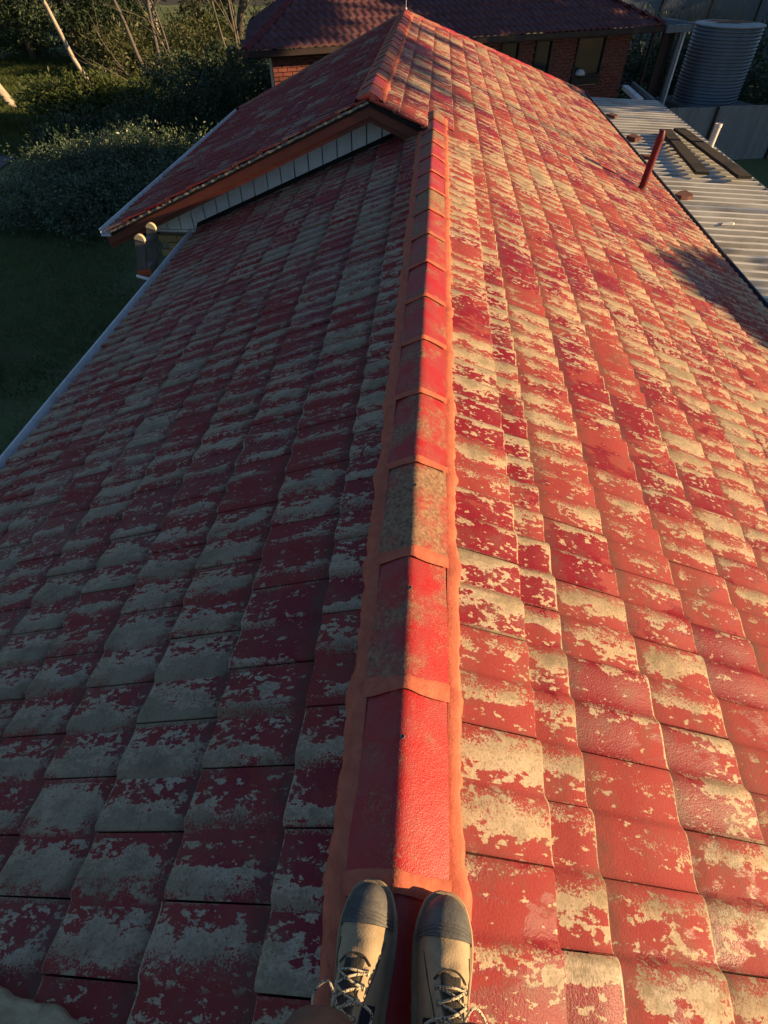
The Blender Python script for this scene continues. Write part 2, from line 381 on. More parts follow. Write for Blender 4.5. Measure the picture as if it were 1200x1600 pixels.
# ------------------------------------------------------------------ the house under our feet
house = thing('house', 'long house whose peeling red tiled roof fills the picture', 'house', (0, 6, GZ))
PT, PITCHR = .15, R(22)            # one roll of a tile; roof pitch
AMP = .0135
T22 = math.tan(PITCHR)
def prof(v):
    v = v % 1.0
    return AMP*(1-math.cos(math.pi*v/.79))/2 if v < .79 else AMP*(1+math.cos(math.pi*(v-.79)/.21))/2
VSAMP = [.925, .96] + [1+q for q in (0, .12, .26, .40, .54, .66, .74, .80, .85, .90, .95)] + [2+q for q in (0, .12, .26, .40, .54, .66, .74, .80, .85, .895)]
YLOW = .302
# camera basis for judging how large a tile shows
cf = np.array([-math.sin(YAW)*math.cos(PITCH), math.cos(YAW)*math.cos(PITCH), -math.sin(PITCH)])
cr_ = np.array([math.cos(YAW), math.sin(YAW), 0.]); cu = np.cross(cr_, cf)
def project(p):
    d = np.asarray(p)-CAM; z = d @ cf
    return (600+FPX*(d @ cr_)/z, 800-FPX*(d @ cu)/z, z) if z > .02 else (9e9, 9e9, -1)

class Slope:
    """origin on the roof's top line at y=0, unit vector down the slope, unit normal; sgn=+1: roll pattern runs with +y"""
    def __init__(s, x0, z0, side, pitch, sgn, bias):
        s.o = np.array([x0, 0, z0]); s.side = side; c, n = math.cos(pitch), math.sin(pitch)
        s.u = np.array([side*c, 0, -n]); s.n = np.array([side*n, 0, c]); s.sgn = sgn; s.bias = bias; s.c = c
    def at(s, q, y, h): return s.o + s.u*q + s.n*h + np.array([0, y, 0])
    def phase(s, y): return s.sgn*(y-YLOW)/PT

TILES = []                          # (visible size, vertices, faces, uv per vertex, colour)
def make_tile(S, s0, s1, j, ylo, yhi, lift=0.0, yaw=0.0):
    """j counts half tiles along y; the tile spans two rolls"""
    base = YLOW + S.sgn*(j*PT)
    vs_ = np.array(VSAMP)-1.0       # -0.075 .. 1.895 rolls
    L = s1-s0; jit = rng.normal(0, .0016); sb = rng.normal(0, .003); tw = rng.normal(0, .0018); yw = rng.normal(0, .003)+yaw
    rows = [(-.055, -.006, 0), (0., 0., 0), (L*.5, 0, 0), (L-.006+sb, 0, 0), (L+sb, -.0035, 0), (L+sb+.001, -.017, 1)]
    nV = len(vs_)
    V = []; UVs = []; ok = False
    for (du, dz, _) in rows:
        for v in vs_:
            y = base + S.sgn*v*PT + yw*(du-L*.5)
            q = s0+du
            lo, hi = ylo(q), yhi(q)
            if lo+.004 < y < hi-.004: ok = True
            yc = min(max(y, lo), hi)
            h = prof(S.phase(yc)) + .014*max(du, 0)/max(L, .05) + dz + jit + tw*(v-1)*.6 + lift*(v/2 if lift > 0 else 0)
            V.append(S.at(q, yc, h)); UVs.append((max(L-du, 0) if dz > -.015 else 0, S.phase(yc)))
    if not ok: return
    F = [(a*nV+b, a*nV+b+1, (a+1)*nV+b+1, (a+1)*nV+b) for a in range(len(rows)-1) for b in range(nV-1)]
    # side lips
    n0 = len(V)
    for b, sg in ((0, -1), (nV-1, 1)):
        for a in range(4):
            p = V[a*nV+b]; V.append(p - S.n*.016); UVs.append(UVs[a*nV+b])
    for k, b in enumerate((0, nV-1)):
        for a in range(3): F.append((a*nV+b, (a+1)*nV+b, n0+k*4+a+1, n0+k*4+a))
    flip = (S.side*S.sgn) < 0
    if flip: F = [f[::-1] for f in F]
    c = np.mean(V, 0); px, py, z = project(c)
    size = 0
    if -60 < px < 1260 and -40 < py < 1660 and z > 0:
        view = (CAM-c)/np.linalg.norm(CAM-c); size = L*.3*max(view @ S.n, 0)/z**2
    col = (rng.random(), rng.random(), S.bias + rng.normal(0, .05), 1)
    TILES.append((size, np.array(V), F, UVs, col))

def lay(S, edges, ylo, yhi, skip=None, lifts={}):
    for k in range(len(edges)-1):
        s0, s1 = edges[k]/S.c, edges[k+1]/S.c
        ys = [f(q) for q in (s0, s1) for f in (ylo, yhi)]
        y0, y1 = min(ys), max(ys)
        j0 = int(math.floor((y0-YLOW)/PT))-2; j1 = int(math.ceil((y1-YLOW)/PT))+2
        for j in range(j0, j1+1):
            if (j+k) % 2: continue
            jj = j if S.sgn > 0 else -j
            make_tile(S, s0, s1, jj, ylo, yhi, lifts.get((k, j), 0.))
        
GH = .2785
VERGE, RIDGE_END = 6.47, 14.2
RX, RZ = -.635, -.03+.635*T22       # back ridge
XE_R = .49+GH*12                    # right eave
ZR0 = -.035
# right slope, front part (below our ridge) and back part (runs up to the higher ridge)
SR = Slope(0, ZR0, 1, PITCHR, 1, .475)
hipR = lambda q: RIDGE_END + (q*math.cos(PITCHR)+.635)/(XE_R+.635)*3.75
e_front = [.06, .365] + [.49+GH*k for k in range(13)]
LIFT = {(9, 58): .012, (8, 57): .012, (7, 56): .012}
lay(SR, e_front, lambda q: -1.25, lambda q: VERGE+.33, lifts={})
# courses of the back part line up with the front ones below .49
SRb = Slope(0, ZR0, 1, PITCHR, 1, .45)
e_back = [-.60, .49-GH*3, .49-GH*2, .49-GH] + [.49+GH*k for k in range(13)]
def yl_back(q): return VERGE if q*SRb.c < .02 else VERGE+.334
lay(SRb, e_back, yl_back, hipR)
# left slope (in shade)
XE_L = 2.778
SL = Slope(0, ZR0, -1, PITCHR, -1, .60)
e_left = [.06, .2715] + [.55+GH*k for k in range(9)]
lay(SL, e_left, lambda q: -1.25, lambda q: 6.86)
# back left slope
PB = math.atan2(1.30, 3.12)
SB = Slope(RX, ZR0+.635*T22, -1, PB, -1, .30)
XE_B = 3.12
e_bl = [.05] + [XE_B-GH*k for k in range(11, -1, -1)]
e_bl = [e for i, e in enumerate(e_bl) if i == 0 or e > .1]
hipL = lambda q: RIDGE_END - .05 - (q*SB.c)/XE_B*1.47
lay(SB, e_bl, lambda q: VERGE, hipL)

def tile_mesh(name, items):
    V = np.concatenate([t[1] for t in items]); F = []; off = 0; UVv = []; C = []
    for t in items:
        F += [tuple(i+off for i in f) for f in t[2]]; off += len(t[1]); UVv += t[3]; C += [t[4]]*len(t[1])
    me = raw_mesh(name, V, F, True)
    uvl = me.uv_layers.new(name='UVMap'); vi = np.empty(len(me.loops), np.int32); me.loops.foreach_get('vertex_index', vi)
    uvl.data.foreach_set('uv', np.array(UVv, np.float32)[vi].ravel())
    ca = me.color_attributes.new('rnd', 'FLOAT_COLOR', 'POINT'); ca.data.foreach_set('color', np.array(C, np.float32).ravel())
    try: me.set_sharp_from_angle(angle=R(38))
    except Exception: pass
    return me
TILES.sort(key=lambda t: -t[0])
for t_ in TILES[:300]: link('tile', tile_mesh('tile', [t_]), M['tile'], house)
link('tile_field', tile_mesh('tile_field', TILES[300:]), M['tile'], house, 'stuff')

# underlay beneath the tiles
def deck(S, q0, q1, ylo, yhi, name='underlay'):
    h = -.014
    P = [S.at(q, f(q), h) for q, f in ((q0, ylo), (q1, ylo), (q1, yhi), (q0, yhi))]
    b = [p - S.n*.05 for p in P]
    return MB().add(P+b, [(0,1,2,3), (4,7,6,5), (0,4,5,1), (1,5,6,2), (2,6,7,3), (3,7,4,0)]).build(name, M['deck'], house)
deck(SR, .03, XE_R/SR.c-.03, lambda q: -1.25, lambda q: VERGE+.3)
deck(SRb, .0, XE_R/SR.c-.03, lambda q: VERGE+.31, lambda q: hipR(q)-.03, )
deck(SRb, -.64, -.004, lambda q: VERGE+.02, lambda q: hipR(q)-.03)
deck(SL, .03, XE_L/SL.c-.03, lambda q: -1.25, lambda q: 6.84)
deck(SB, .0, XE_B/SB.c-.03, lambda q: VERGE+.02, lambda q: hipL(q)-.03)

# ridge caps -------------------------------------------------
def cap_piece(p0, p1, half, drop, rise0=0.0, rise1=0.0, seed=0, thick=.012, nseg=5, up=Vector((0, 0, 1))):
    """angular cap from p0 to p1: apex line, two arms falling to half width"""
    p0, p1 = Vector(p0), Vector(p1); d = (p1-p0); L = d.length; t = d.normalized(); x = t.cross(up).normalized(); n = x.cross(t)
    g = random.Random(seed); V = []; cs = [(-half, -drop-.012), (-half, -drop), (-half*.55, -drop*.50), (-half*.22, -drop*.165), (-half*.08, -drop*.055), (0, -drop*.03), (half*.08, -drop*.055), (half*.22, -drop*.165), (half*.55, -drop*.50), (half, -drop), (half, -drop-.012)]
    for i in range(nseg+1):
        a = i/nseg; h = rise0*(1-a)+rise1*a
        if i in (0, nseg): h -= .002
        for cx, cz in cs:
            V.append(p0 + d*a + x*(cx+g.uniform(-.0012, .0012)) + n*(cz+h+g.uniform(-.001, .001)))
    k = len(cs)
    F = [(i*k+j, i*k+j+1, (i+1)*k+j+1, (i+1)*k+j) for i in range(nseg) for j in range(k-1)]
    F += [tuple(range(k)), tuple(nseg*k+j for j in reversed(range(k)))]
    return MB().add(V, F)
def collar(p, t, half, drop, width, h, seed, name='pointing_collar', parent=None):
    """ragged band of fresh pointing across a cap joint"""
    t = Vector(t).normalized(); x = t.cross(Vector((0, 0, 1))).normalized(); n = x.cross(t); g = random.Random(seed)
    K = 16; V = []
    for i in range(K+1):
        a = -1+2*i/K; ax = a*(half+.004); az = -drop*abs(a)**1.05
        w0 = width*(.50+.05*g.random()+.10*math.sin(i*.55+seed)) ; w1 = width*(.46+.05*g.random()+.08*math.sin(i*.4+seed*2))
        for e, hh in ((-w0, -.003), (-w0*.65, h*.9), (0, h), (w1*.65, h*.85), (w1, -.003)):
            V.append(Vector(p) + t*e + x*ax + n*(az+hh))
    F = [(i*5+j, i*5+j+1, (i+1)*5+j+1, (i+1)*5+j) for i in range(K) for j in range(4)]
    F = [f[::-1] for f in F]
    return MB().add(V, F).build(name, M['point'], parent, True)
CAPH, CAPD, CAPL = .112, .058, .437
CAPZ = .012
k = 0
y = .2-3*CAPL
while y < 7.05:
    y1 = min(y+CAPL, 7.13)
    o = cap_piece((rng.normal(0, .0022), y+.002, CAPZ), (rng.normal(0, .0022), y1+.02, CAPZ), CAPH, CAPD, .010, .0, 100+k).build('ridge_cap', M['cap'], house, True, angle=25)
    if y > -.3:
        wj = .046 if y < 1.2 else .036
        collar((0, y+.005, CAPZ+.010), (0, 1, 0), CAPH, CAPD, wj, .0030, k+3, parent=o)
    if k % 1 == 0 and y < 4:   # nail hole
        mb = MB().lathe((-.004, y+.30, CAPZ+.003), [(.0065, 0), (.0065, .002), (.0045, .003), (.004, -.004)], 10)
        mb.build('nail', M['gutter_dark'], o)
    y = y1; k += 1
# back ridge
y = VERGE+.01; RBZ = ZR0+.635*T22+.047; k = 0
while y < RIDGE_END-.05:
    y1 = min(y+CAPL, RIDGE_END+.06)
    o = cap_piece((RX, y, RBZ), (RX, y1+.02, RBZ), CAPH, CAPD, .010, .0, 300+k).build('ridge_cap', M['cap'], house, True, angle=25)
    if k > 0: collar((RX, y+.005, RBZ+.010), (0, 1, 0), CAPH, CAPD, .036, .003, k+31, parent=o)
    y = y1; k += 1
# hip caps at the far end
def hip_run(p0, p1, n):
    p0, p1 = Vector(p0), Vector(p1)
    for i in range(n):
        a, b = p0.lerp(p1, i/n), p0.lerp(p1, (i+1.05)/n)
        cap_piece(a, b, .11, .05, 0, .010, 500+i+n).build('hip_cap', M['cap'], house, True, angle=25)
hip_run((RX, RIDGE_END, RBZ-.01), (XE_R, RIDGE_END+3.75, ZR0-XE_R*T22+.05), 14)
hip_run((RX, RIDGE_END-.05, RBZ-.01), (RX-XE_B, RIDGE_END-1.5, ZR0+.635*T22-XE_B*math.tan(PB)+.05), 8)

# bedding mortar under the cap edges
def bedding(xc, side, y0, y1, zc, slope, seed, parent=house):
    g = np.random.default_rng(seed); n = int((y1-y0)/.012); V = []
    ph = g.uniform(0, 6, 4)
    for i in range(n+1):
        yy = y0+(y1-y0)*i/n
        wob = .0016*math.sin(yy*21+ph[0])+.0018*math.sin(yy*47+ph[1])+g.normal(0, .0012)+.003*math.sin(yy*7.3+ph[2])+.0016*math.sin(yy*93+ph[3])
        seam = .012*math.exp(-(((yy-.2)/CAPL-round((yy-.2)/CAPL))*CAPL/.045)**2)
        xi, xm, xo = (CAPH-.010, CAPH+.014+wob*.4, .143+wob+seam) if side > 0 else (CAPH-.024, CAPH+.002+wob*.4, .146+wob+seam)
        ex = 0 if side > 0 else .012
        h = .045
        for x_, h_ in ((xi, .026+ex), (xm, .036+ex*.6+seam*.2+.1*wob), (xo-.010, .0265+.003*math.sin(yy*61)), (xo, .015), (xo+.003, -.01)):
            p = slope.at(x_/slope.c, yy, h_); V.append((xc+p[0]-slope.o[0], p[1], p[2]))
    F = [(i*5+j, (i+1)*5+j, (i+1)*5+j+1, i*5+j+1) for i in range(n) for j in range(4)]
    if side > 0: F = [f[::-1] for f in F]
    me = raw_mesh('pointing', V, F, True)
    return link('pointing', me, M['point'], parent)
bedding(0, 1, -1.0, 7.1, 0, SR, 1); bedding(0, -1, -1.0, 6.86, 0, SL, 2)
bedding(RX, 1, VERGE+.015, RIDGE_END+.05, 0, Slope(RX, RZ-.005, 1, PITCHR, 1, 0), 3); bedding(RX, -1, VERGE+.015, RIDGE_END-.1, 0, SB, 4)
# pointing bead under the verge tiles, left side and right side of the gable
def verge_bead(S, q0, q1, y, seed):
    g = random.Random(seed); n = int((q1-q0)/.03); mb = MB(); V = []
    for i in range(n+1):
        q = q0+(q1-q0)*i/n; h = -.028+g.uniform(-.004, .004); e = g.uniform(0, .010)
        V += [S.at(q, y+.06, h-.012), S.at(q, y-.004-e, h-.008), S.at(q, y+.004-e, h+.012), S.at(q, y+.06, h+.014)]
    F = [(i*4+j, i*4+j+1, (i+1)*4+j+1, (i+1)*4+j) for i in range(n) for j in range(3)]
    return mb.add(V, F).build('verge_pointing', M['mortar'], house)
verge_bead(SB, .02, XE_B/SB.c-.02, VERGE+.015, 4)

# gable: barge boards, soffit, white boards, wall ---------------
WALLY = 6.90
def ztop_l(x): return (ZR0+.635*T22) - (RX-x)*math.tan(PB)     # left plane of the back roof
def ztop_r(x): return ZR0 - x*T22
bx0 = RX-XE_B-.02
def barge(name, off0, off1, y0, y1, xr, parent=house):
    mb = MB()
    poly = [(bx0, ztop_l(bx0)-off0), (RX, ztop_l(RX)-off0), (RX, ztop_l(RX)-off1), (bx0, ztop_l(bx0)-off1)]
    mb.prism(poly, y0, y1, 1); mb.build(name, M['fascia'], parent)
    mb = MB(); poly = [(RX+.002, ztop_r(RX)-off0), (xr, ztop_r(xr)-off0), (xr, ztop_r(xr)-off1), (RX+.002, ztop_r(RX)-off1)]
    mb.prism(poly, y0, y1, 1); mb.build(name, M['fascia'], parent)
barge('barge_board', .062, .155, VERGE+.035, VERGE+.065, .02)
barge('barge_board', .150, .208, VERGE+.067, VERGE+.10, -.06)
# soffit between board and wall
mb = MB(); mb.prism([(bx0+.05, ztop_l(bx0+.05)-.180), (RX, ztop_l(RX)-.180), (RX, ztop_l(RX)-.192), (bx0+.05, ztop_l(bx0+.05)-.192)], VERGE+.10, WALLY, 1); mb.build('soffit', M['fascia'], house)
gw = MB().prism([(-3.35, -1.19), (-3.35, ztop_l(-3.35)-.195), (RX, ztop_l(RX)-.195), (-.02, ztop_r(0)-.11), (-.02, -1.19)], WALLY+.03, WALLY+.10, 1).build('gable_wall', M['gutter_dark'], house)
x = -3.34
while x < -.1:
    x1 = min(x+.165, -.05); xm = (x+x1)/2
    f = lambda q: (ztop_l(q) if q < RX else ztop_r(q)+.1)-.193
    xr_ = x1-.013; jy = random.uniform(-.002, .002)
    mb = MB(); mb.prism([(x, -1.185), (x, f(x)), (xr_, f(xr_)), (xr_, -1.185)][::-1], WALLY+jy, WALLY+.028, 1)
    mb.build('board', M['white'], gw); x = x1
link_ = MB().box((-3.03, WALLY+.02, -1.203), (.66, .06, .024)).build('trim_strip', M['white'], gw)
# flashing where our left slope meets the gable
MB().add([SL.at(.1, 6.80, .030), SL.at(XE_L/SL.c, 6.80, .030), SL.at(XE_L/SL.c, WALLY-.006, .05), SL.at(.1, WALLY-.006, .05), SL.at(.1, WALLY-.008, .058), SL.at(XE_L/SL.c, WALLY-.008, .058)], [(0, 3, 2, 1), (3, 4, 5, 2)]).build('flashing', M['deck'], house)
# cream brick wall below the gable
wl_ = MB().box((-2.2, WALLY+.17, (GZ-1.24)/2), (2.28, .24, -1.24-GZ)).build('gable_brick_wall', M['mortar'], house)
bm = MB().box((0, 0, 0), (.232, .06, .076)).build('brick', M['cream_brick'], wl_)
bm.location = (0, 0, 0); first = True; row = 0; z = -1.262
while z > GZ+.05:
    xx = -3.345 + (.12 if row % 2 else 0)
    xs = [] 
    while xx < -2.5: xs.append(xx); xx += .242
    for xq in xs:
        c = bm if first else bm.copy()
        if not first: COL.objects.link(c)
        first = False; c.location = (xq+.116, WALLY+.028+random.uniform(-.002, .002), z-.038)
    z -= .086; row += 1
# plain outer walls
MB().box((XE_R-.55, 7, (GZ-1.75)/2), (.2, 20, -1.75-GZ)).build('wall', M['cream_brick'], house)
MB().box((-XE_L+.55, 2.4, (GZ-1.25)/2), (.2, 9, -1.25-GZ)).build('wall', M['cream_brick'], house)
MB().box((RX-XE_B+.55, 10, (GZ-1.5)/2), (.2, 6, -1.5-GZ)).build('wall', M['cream_brick'], house)
# gutters
def gutter(xe, z, side, y0, y1, mat, name='gutter'):
    w_, d_ = .115, .075
    a = xe-side*.035
    pr = [(a, z-.01), (a, z-d_), (a+side*w_, z-d_), (a+side*w_, z-.012), (a+side*(w_+.009), z-.006), (a+side*(w_+.009), z+.004), (a+side*(w_-.006), z+.004), (a+side*(w_-.006), z-d_+.008), (a+side*.006, z-d_+.008), (a+side*.006, z-.01)]
    mb = MB(); mb.prism(pr, y0, y1, 1)
    g = mb.build(name, mat, house)
    return g
zl = ZR0-XE_L*T22; gutter(-XE_L, zl+.012, -1, -1.5, 6.80, M['gutter'])
zr = ZR0-XE_R*T22; gutter(XE_R, zr+.008, 1, -1.5, RIDGE_END+3.75, M['gutter_dark'])
zb = ztop_l(RX-XE_B); gutter(RX-XE_B, zb+.012, -1, VERGE+.03, RIDGE_END-1.5, M['gutter'])
# fascia under the gutters
MB().box((-XE_L+.045, 2.6, zl-.12), (.02, 8.3, .16)).build('fascia_board', M['fascia'], house)
MB().box((XE_R-.045, 8, zr-.12), (.02, 19, .16)).build('fascia_board', M['fascia'], house)
MB().box((RX-XE_B+.055, 9.7, zb-.12), (.02, 6.2, .16)).build('fascia_board', M['fascia'], house)

# ------------------------------------------------------------------ small things on and by the roof
V3 = Vector
# red vent pipe
def surf_r(x, y, h=0): return V3(SR.at(x/SR.c, y, h))
pb = surf_r(3.10, 9.16, .0)
vp = thing('vent_pipe', 'dark red painted vent pipe standing on the sunlit tiles near the gutter', 'pipe', pb)
tp = pb + V3((.05, .0, .74)); ax = (tp-pb)
MB().tube([pb-V3((0, 0, .03)), pb+ax*.80, pb+ax*.82, pb+ax*.86], [.050, .050, .050, .050], 18).build('pipe_body', M['redpipe'], vp, True, angle=40)
MB().tube([pb+ax*.835, pb+ax*.86, pb+ax*.90, pb+ax*.985, pb+ax], [.056, .056, .052, .034, .026], 18).build('pipe_cap', M['redpipe'], vp, True, angle=40)
MB().lathe(pb-V3((0, 0, .03)), [(.088, -.02), (.086, .03), (.066, .055), (.054, .075), (.051, .078)], 20).build('pipe_boot', M['scrap'], vp, True, angle=40)
# thin aerial rod on the far ridge end
a0 = V3((RX, RIDGE_END+.02, RBZ))
mb = MB(); mb.tube([a0-V3((0, 0, .03)), a0+V3((0, 0, .9))], .006, 8); mb.lathe(a0-V3((0, 0, .02)), [(.02, 0), (.02, .03), (.008, .045)], 10)
tag(mb.build('aerial_rod', M['gutter'], None, True), 'thin pale rod standing on the far end of the sunlit ridge', 'rod')
# pale slab in the lower left corner of the picture
mb = MB(); g = random.Random(5); n = 40; V = []
sx0, sx1 = -1.55, -.46
for i in range(n+1):
    x = sx0+(sx1-sx0)*i/n; zr_ = ZR0+x*T22; e0 = g.uniform(-.004, .004)+.004*math.sin(x*31); top = zr_+.034+g.uniform(-.0015, .0015)
    ye = -.016 + (x+.94)*(-.14) + e0
    V += [(x, ye+.001, zr_+.004), (x, ye, top-.006), (x, ye-.004, top), (x, ye-.055, top+.001), (x, ye-.058, top-.008), (x, ye-.062, top+.001), (x, ye-.30, top), (x, ye-.31, zr_+.004)]
k = 8
F = [(i*k+j, (i+1)*k+j, (i+1)*k+j+1, i*k+j+1) for i in range(n) for j in range(k-1)] + [tuple(range(k)), tuple(n*k+j for j in reversed(range(k)))]
tag(mb.add(V, [f[::-1] for f in F]).build('slab', M['slab'], None), 'weathered beige slab beside the shaded tiles in the lower left corner', 'slab')

# ladder against the left gutter
lad = thing('ladder', 'weathered grey ladder rising above the left gutter beside the white gable', 'ladder', (-3.6, 5.7, GZ))
def lp(z, yy): # leaning line
    t = (z+.74)/(GZ+.74); return V3((-2.875-t*.75, yy, z))
for yy in (5.555, 5.865):
    a, b = lp(GZ, yy), lp(-.80, yy)
    d = (b-a).normalized(); nx_ = V3((d.z, 0, -d.x))
    V = []
    for p in (a, b):
        for u, v in ((-.048, -.016), (.048, -.016), (.048, .016), (-.048, .016)): V.append(p+nx_*u+V3((0, v, 0)))
    st = MB().add(V, [(3,2,1,0), (4,5,6,7), (0,1,5,4), (1,2,6,5), (2,3,7,6), (3,0,4,7)])
    st = st.build('stile', M['ladder'], lad)
    V = []; N = 8
    for s_ in (-1, 1):
        for i in range(N+1):
            an = math.pi*i/N; V.append(b + nx_*(.052*math.cos(an)) + d*(.055*math.sin(an)-.004) + V3((0, s_*.019, 0)))
    F = [(i, i+1, N+2+i, N+1+i) for i in range(N)] + [tuple(range(N+1))[::-1], tuple(range(N+1, 2*N+2)), (0, N+1, 2*N+1, N)]
    MB().add(V, F).build('end_cap', M['capyellow'], st)
z = -.88
while z > GZ+.1:
    a, b = lp(z, 5.56), lp(z, 5.86); c = (a+b)/2
    MB().box(c, (.085, .285, .035), M=Matrix.Rotation(-.24, 3, 'Y')).build('rung', M['ladder'], lad); z -= .27
MB().box(lp(-1.12, 5.53)+V3((.03, -.01, 0)), (.13, .05, .05), M=Matrix.Rotation(.5, 3, 'Z')).build('strap', M['orange'], lad)
MB().tube([lp(-1.14, 5.50)+V3((-.03, -.02, 0)), lp(-1.14, 5.47)+V3((.06, -.05, .01)), lp(-1.16, 5.44)+V3((.12, -.02, .02))], .016, 8).build('gutter_hook', M['gutter'], lad, True)

# dark mat on the lawn
mat_ = thing('mat', 'dark woven mat with black border lying on the shaded lawn', 'mat', (-7.6, 7.6, GZ))
def blob(cx, cy, w_, h_, n=30, e=3.0):
    return [(cx+w_*math.copysign(abs(math.cos(a))**(2/e), math.cos(a)), cy+h_*math.copysign(abs(math.sin(a))**(2/e), math.sin(a))) for a in [2*math.pi*i/n for i in range(n)]]
rot = Matrix.Rotation(R(-35), 2)
def tr(pts): return [tuple(rot @ Vector((x, y)) + Vector((-7.72, 7.25))) for x, y in pts]
MB().prism(tr(blob(0, 0, .85, .55)), GZ+.02, GZ+.10, 2).build('border', M['mat'], mat_)
ins = MB().prism(tr(blob(0, 0, .72, .42)), GZ+.10, GZ+.112, 2).build('weave', M['mat'], mat_)
mb = MB()
for i in range(17):
    for j in range(10):
        x, y = -.62+i*.0775+(.038 if j % 2 else 0), -.34+j*.075
        if abs(x/.70)**3+abs(y/.40)**3 < .9:
            c = rot @ Vector((x, y)) + Vector((-7.72, 7.25)); mb.box((c.x, c.y, GZ+.117), (.05, .028, .012), rz=R(-35+(45 if (i+j) % 2 else -45)))
mb.build('woven_strips', M['matpat'], ins, kind='stuff')

# ------------------------------------------------------------------ carport with ribbed metal roof
CZ = -1.80
cp = thing('carport', 'lean-to carport roofed with pale weathered ribbed metal sheets beside the gutter', 'carport', (5, 11, GZ))
RIB = .25
def deck_z(x): return CZ - (x-4)*.03
y = 2.4; k = 0
def ribbed(y0, n, x0, x1, z0, dz):
    prof_ = [(0, 0), (.118, 0), (.132, .05), (.202, .05), (.216, 0)]
    pts = [(y0+i*RIB+a, b) for i in range(n) for a, b in prof_] + [(y0+n*RIB+.012, .0)]
    V = []; m = 7
    for j in range(m+1):
        x = x0+(x1-x0)*j/m
        for (yy, h) in pts: V.append((x, yy, deck_z(x)+h+dz+.002*math.sin(x*9+yy)))
    K = len(pts)
    F = [(j*K+i, (j+1)*K+i, (j+1)*K+i+1, j*K+i+1) for j in range(m) for i in range(K-1)]
    return V, F
while y < 18.2:
    n = min(4, int(round((18.4-y)/RIB)))
    V, F = ribbed(y, n, XE_R+.10, 5.95, CZ, .003*(k % 2))
    MB().add(V, F).build('roof_sheet', M['deckmetal'], cp); y += n*RIB; k += 1
MB().box((5.985, 10.4, deck_z(5.95)-.045), (.05, 16.2, .15)).build('edge_beam', M['gutter_dark'], cp)
MB().box((3.99, 10.4, CZ-.07), (.05, 16.2, .10)).build('wall_plate', M['darkwood'], cp)
for yy in (3, 6.6, 10.2, 13.8, 17.8):
    MB().box((4.95, yy, CZ-.14), (1.9, .05, .12)).build('rafter', M['darkwood'], cp)
    MB().box((5.9, yy, (GZ+CZ-.2)/2), (.09, .09, CZ-.2-GZ)).build('post', M['darkwood'], cp)
# beyond the carport end: two pale gutter lengths
for dx, (ya, yb), wdt in ((0, (18.6, 20.4), .16), (.34, (18.5, 20.9), .07)):
    x0 = 5.55+dx
    o = MB().box((x0, (ya+yb)/2, CZ-.05), (wdt, yb-ya, .10)).build('spare_gutter', M['gutter'] if dx == 0 else M['bluemetal'], None)
    tag(o, 'broad pale metal length lying beyond the end of the ribbed carport roof' if dx == 0 else 'narrow blue grey metal rail running on beyond the carport roof edge', 'metal length')

# planks on the carport roof
def plank(p0, p1, w_, th, label, seed):
    g = random.Random(seed); p0, p1 = V3(p0), V3(p1); d = (p1-p0); t = d.normalized(); n = V3((t.y, -t.x, 0)); V = []; K = 12
    for i in range(K+1):
        a = i/K; c = p0+d*a; j0, j1 = g.uniform(-.008, .008), g.uniform(-.008, .008); s_ = g.uniform(-.002, .002)
        for e, h in ((-1, 0), (-1, th-.006), (-.94, th), (.94, th), (1, th-.006), (1, 0)): V.append(c+n*(e*w_/2+(j0 if e < 0 else j1))+V3((0, 0, h+s_)))
    F = [(i*6+j, i*6+(j+1) % 6, (i+1)*6+(j+1) % 6, (i+1)*6+j) for i in range(K) for j in range(6)] + [tuple(range(6))[::-1], tuple(K*6+j for j in range(6))]
    return tag(MB().add(V, F).build('plank', M['darkwood'], None), label, 'plank', 'planks lying on the carport roof')
zz = CZ+.045
plank((5.07, 14.6, deck_z(5.07)+.13), (4.88, 11.5, deck_z(4.88)+.13), .24, .05, 'dark weathered plank on the ribbed roof, the one nearer the red pipe', 1)
plank((5.42, 14.75, deck_z(5.42)+.13), (5.60, 11.4, deck_z(5.60)+.13), .25, .05, 'dark weathered plank on the ribbed roof, the one beside the white pipe', 2)
# white pipe
wp = V3((5.72, 13.62, deck_z(5.72)))
o = thing('flue_pipe', 'short white pipe sticking up through the ribbed carport roof', 'pipe', wp)
MB().tube([wp-V3((0, 0, .15)), wp+V3((.02, 0, .50))], .062, 20, False).build('pipe_body', M['whitepipe'], o, True)
MB().lathe(wp+V3((.02, 0, .44)), [(.064, 0), (.069, .004), (.069, .058), (.066, .064), (.054, .064), (.052, -.2), (.001, -.2)], 20, False).build('pipe_collar', M['whitepipe'], o, True, angle=40)
# broken tile scraps and a white scrap
def scrap(x, y, w_, d_, h_, rz, label, mat='scrap', seed=0):
    g = random.Random(seed); n = 7; pts = []
    for i in range(n):
        a = 2*math.pi*i/n+g.uniform(-.3, .3); r = g.uniform(.75, 1.1)
        pts.append((w_/2*r*max(-1, min(1, 1.3*math.cos(a))), d_/2*r*max(-1, min(1, 1.3*math.sin(a)))))
    m = Matrix.Rotation(rz, 2); pts = [tuple(m @ Vector(p) + Vector((x, y))) for p in pts]
    z0 = deck_z(x)+.046
    mb = MB(); V = [(p[0], p[1], z0) for p in pts] + [(x+(p[0]-x)*.9, y+(p[1]-y)*.9, z0+h_*g.uniform(.8, 1.1)) for p in pts]
    F = [tuple(range(n))[::-1], tuple(range(n, 2*n))] + [(i, (i+1) % n, n+(i+1) % n, n+i) for i in range(n)]
    return tag(mb.add(V, F).build('tile_scrap' if mat == 'scrap' else 'white_scrap', M[mat], None), label, 'scrap', 'scraps lying on the carport roof')
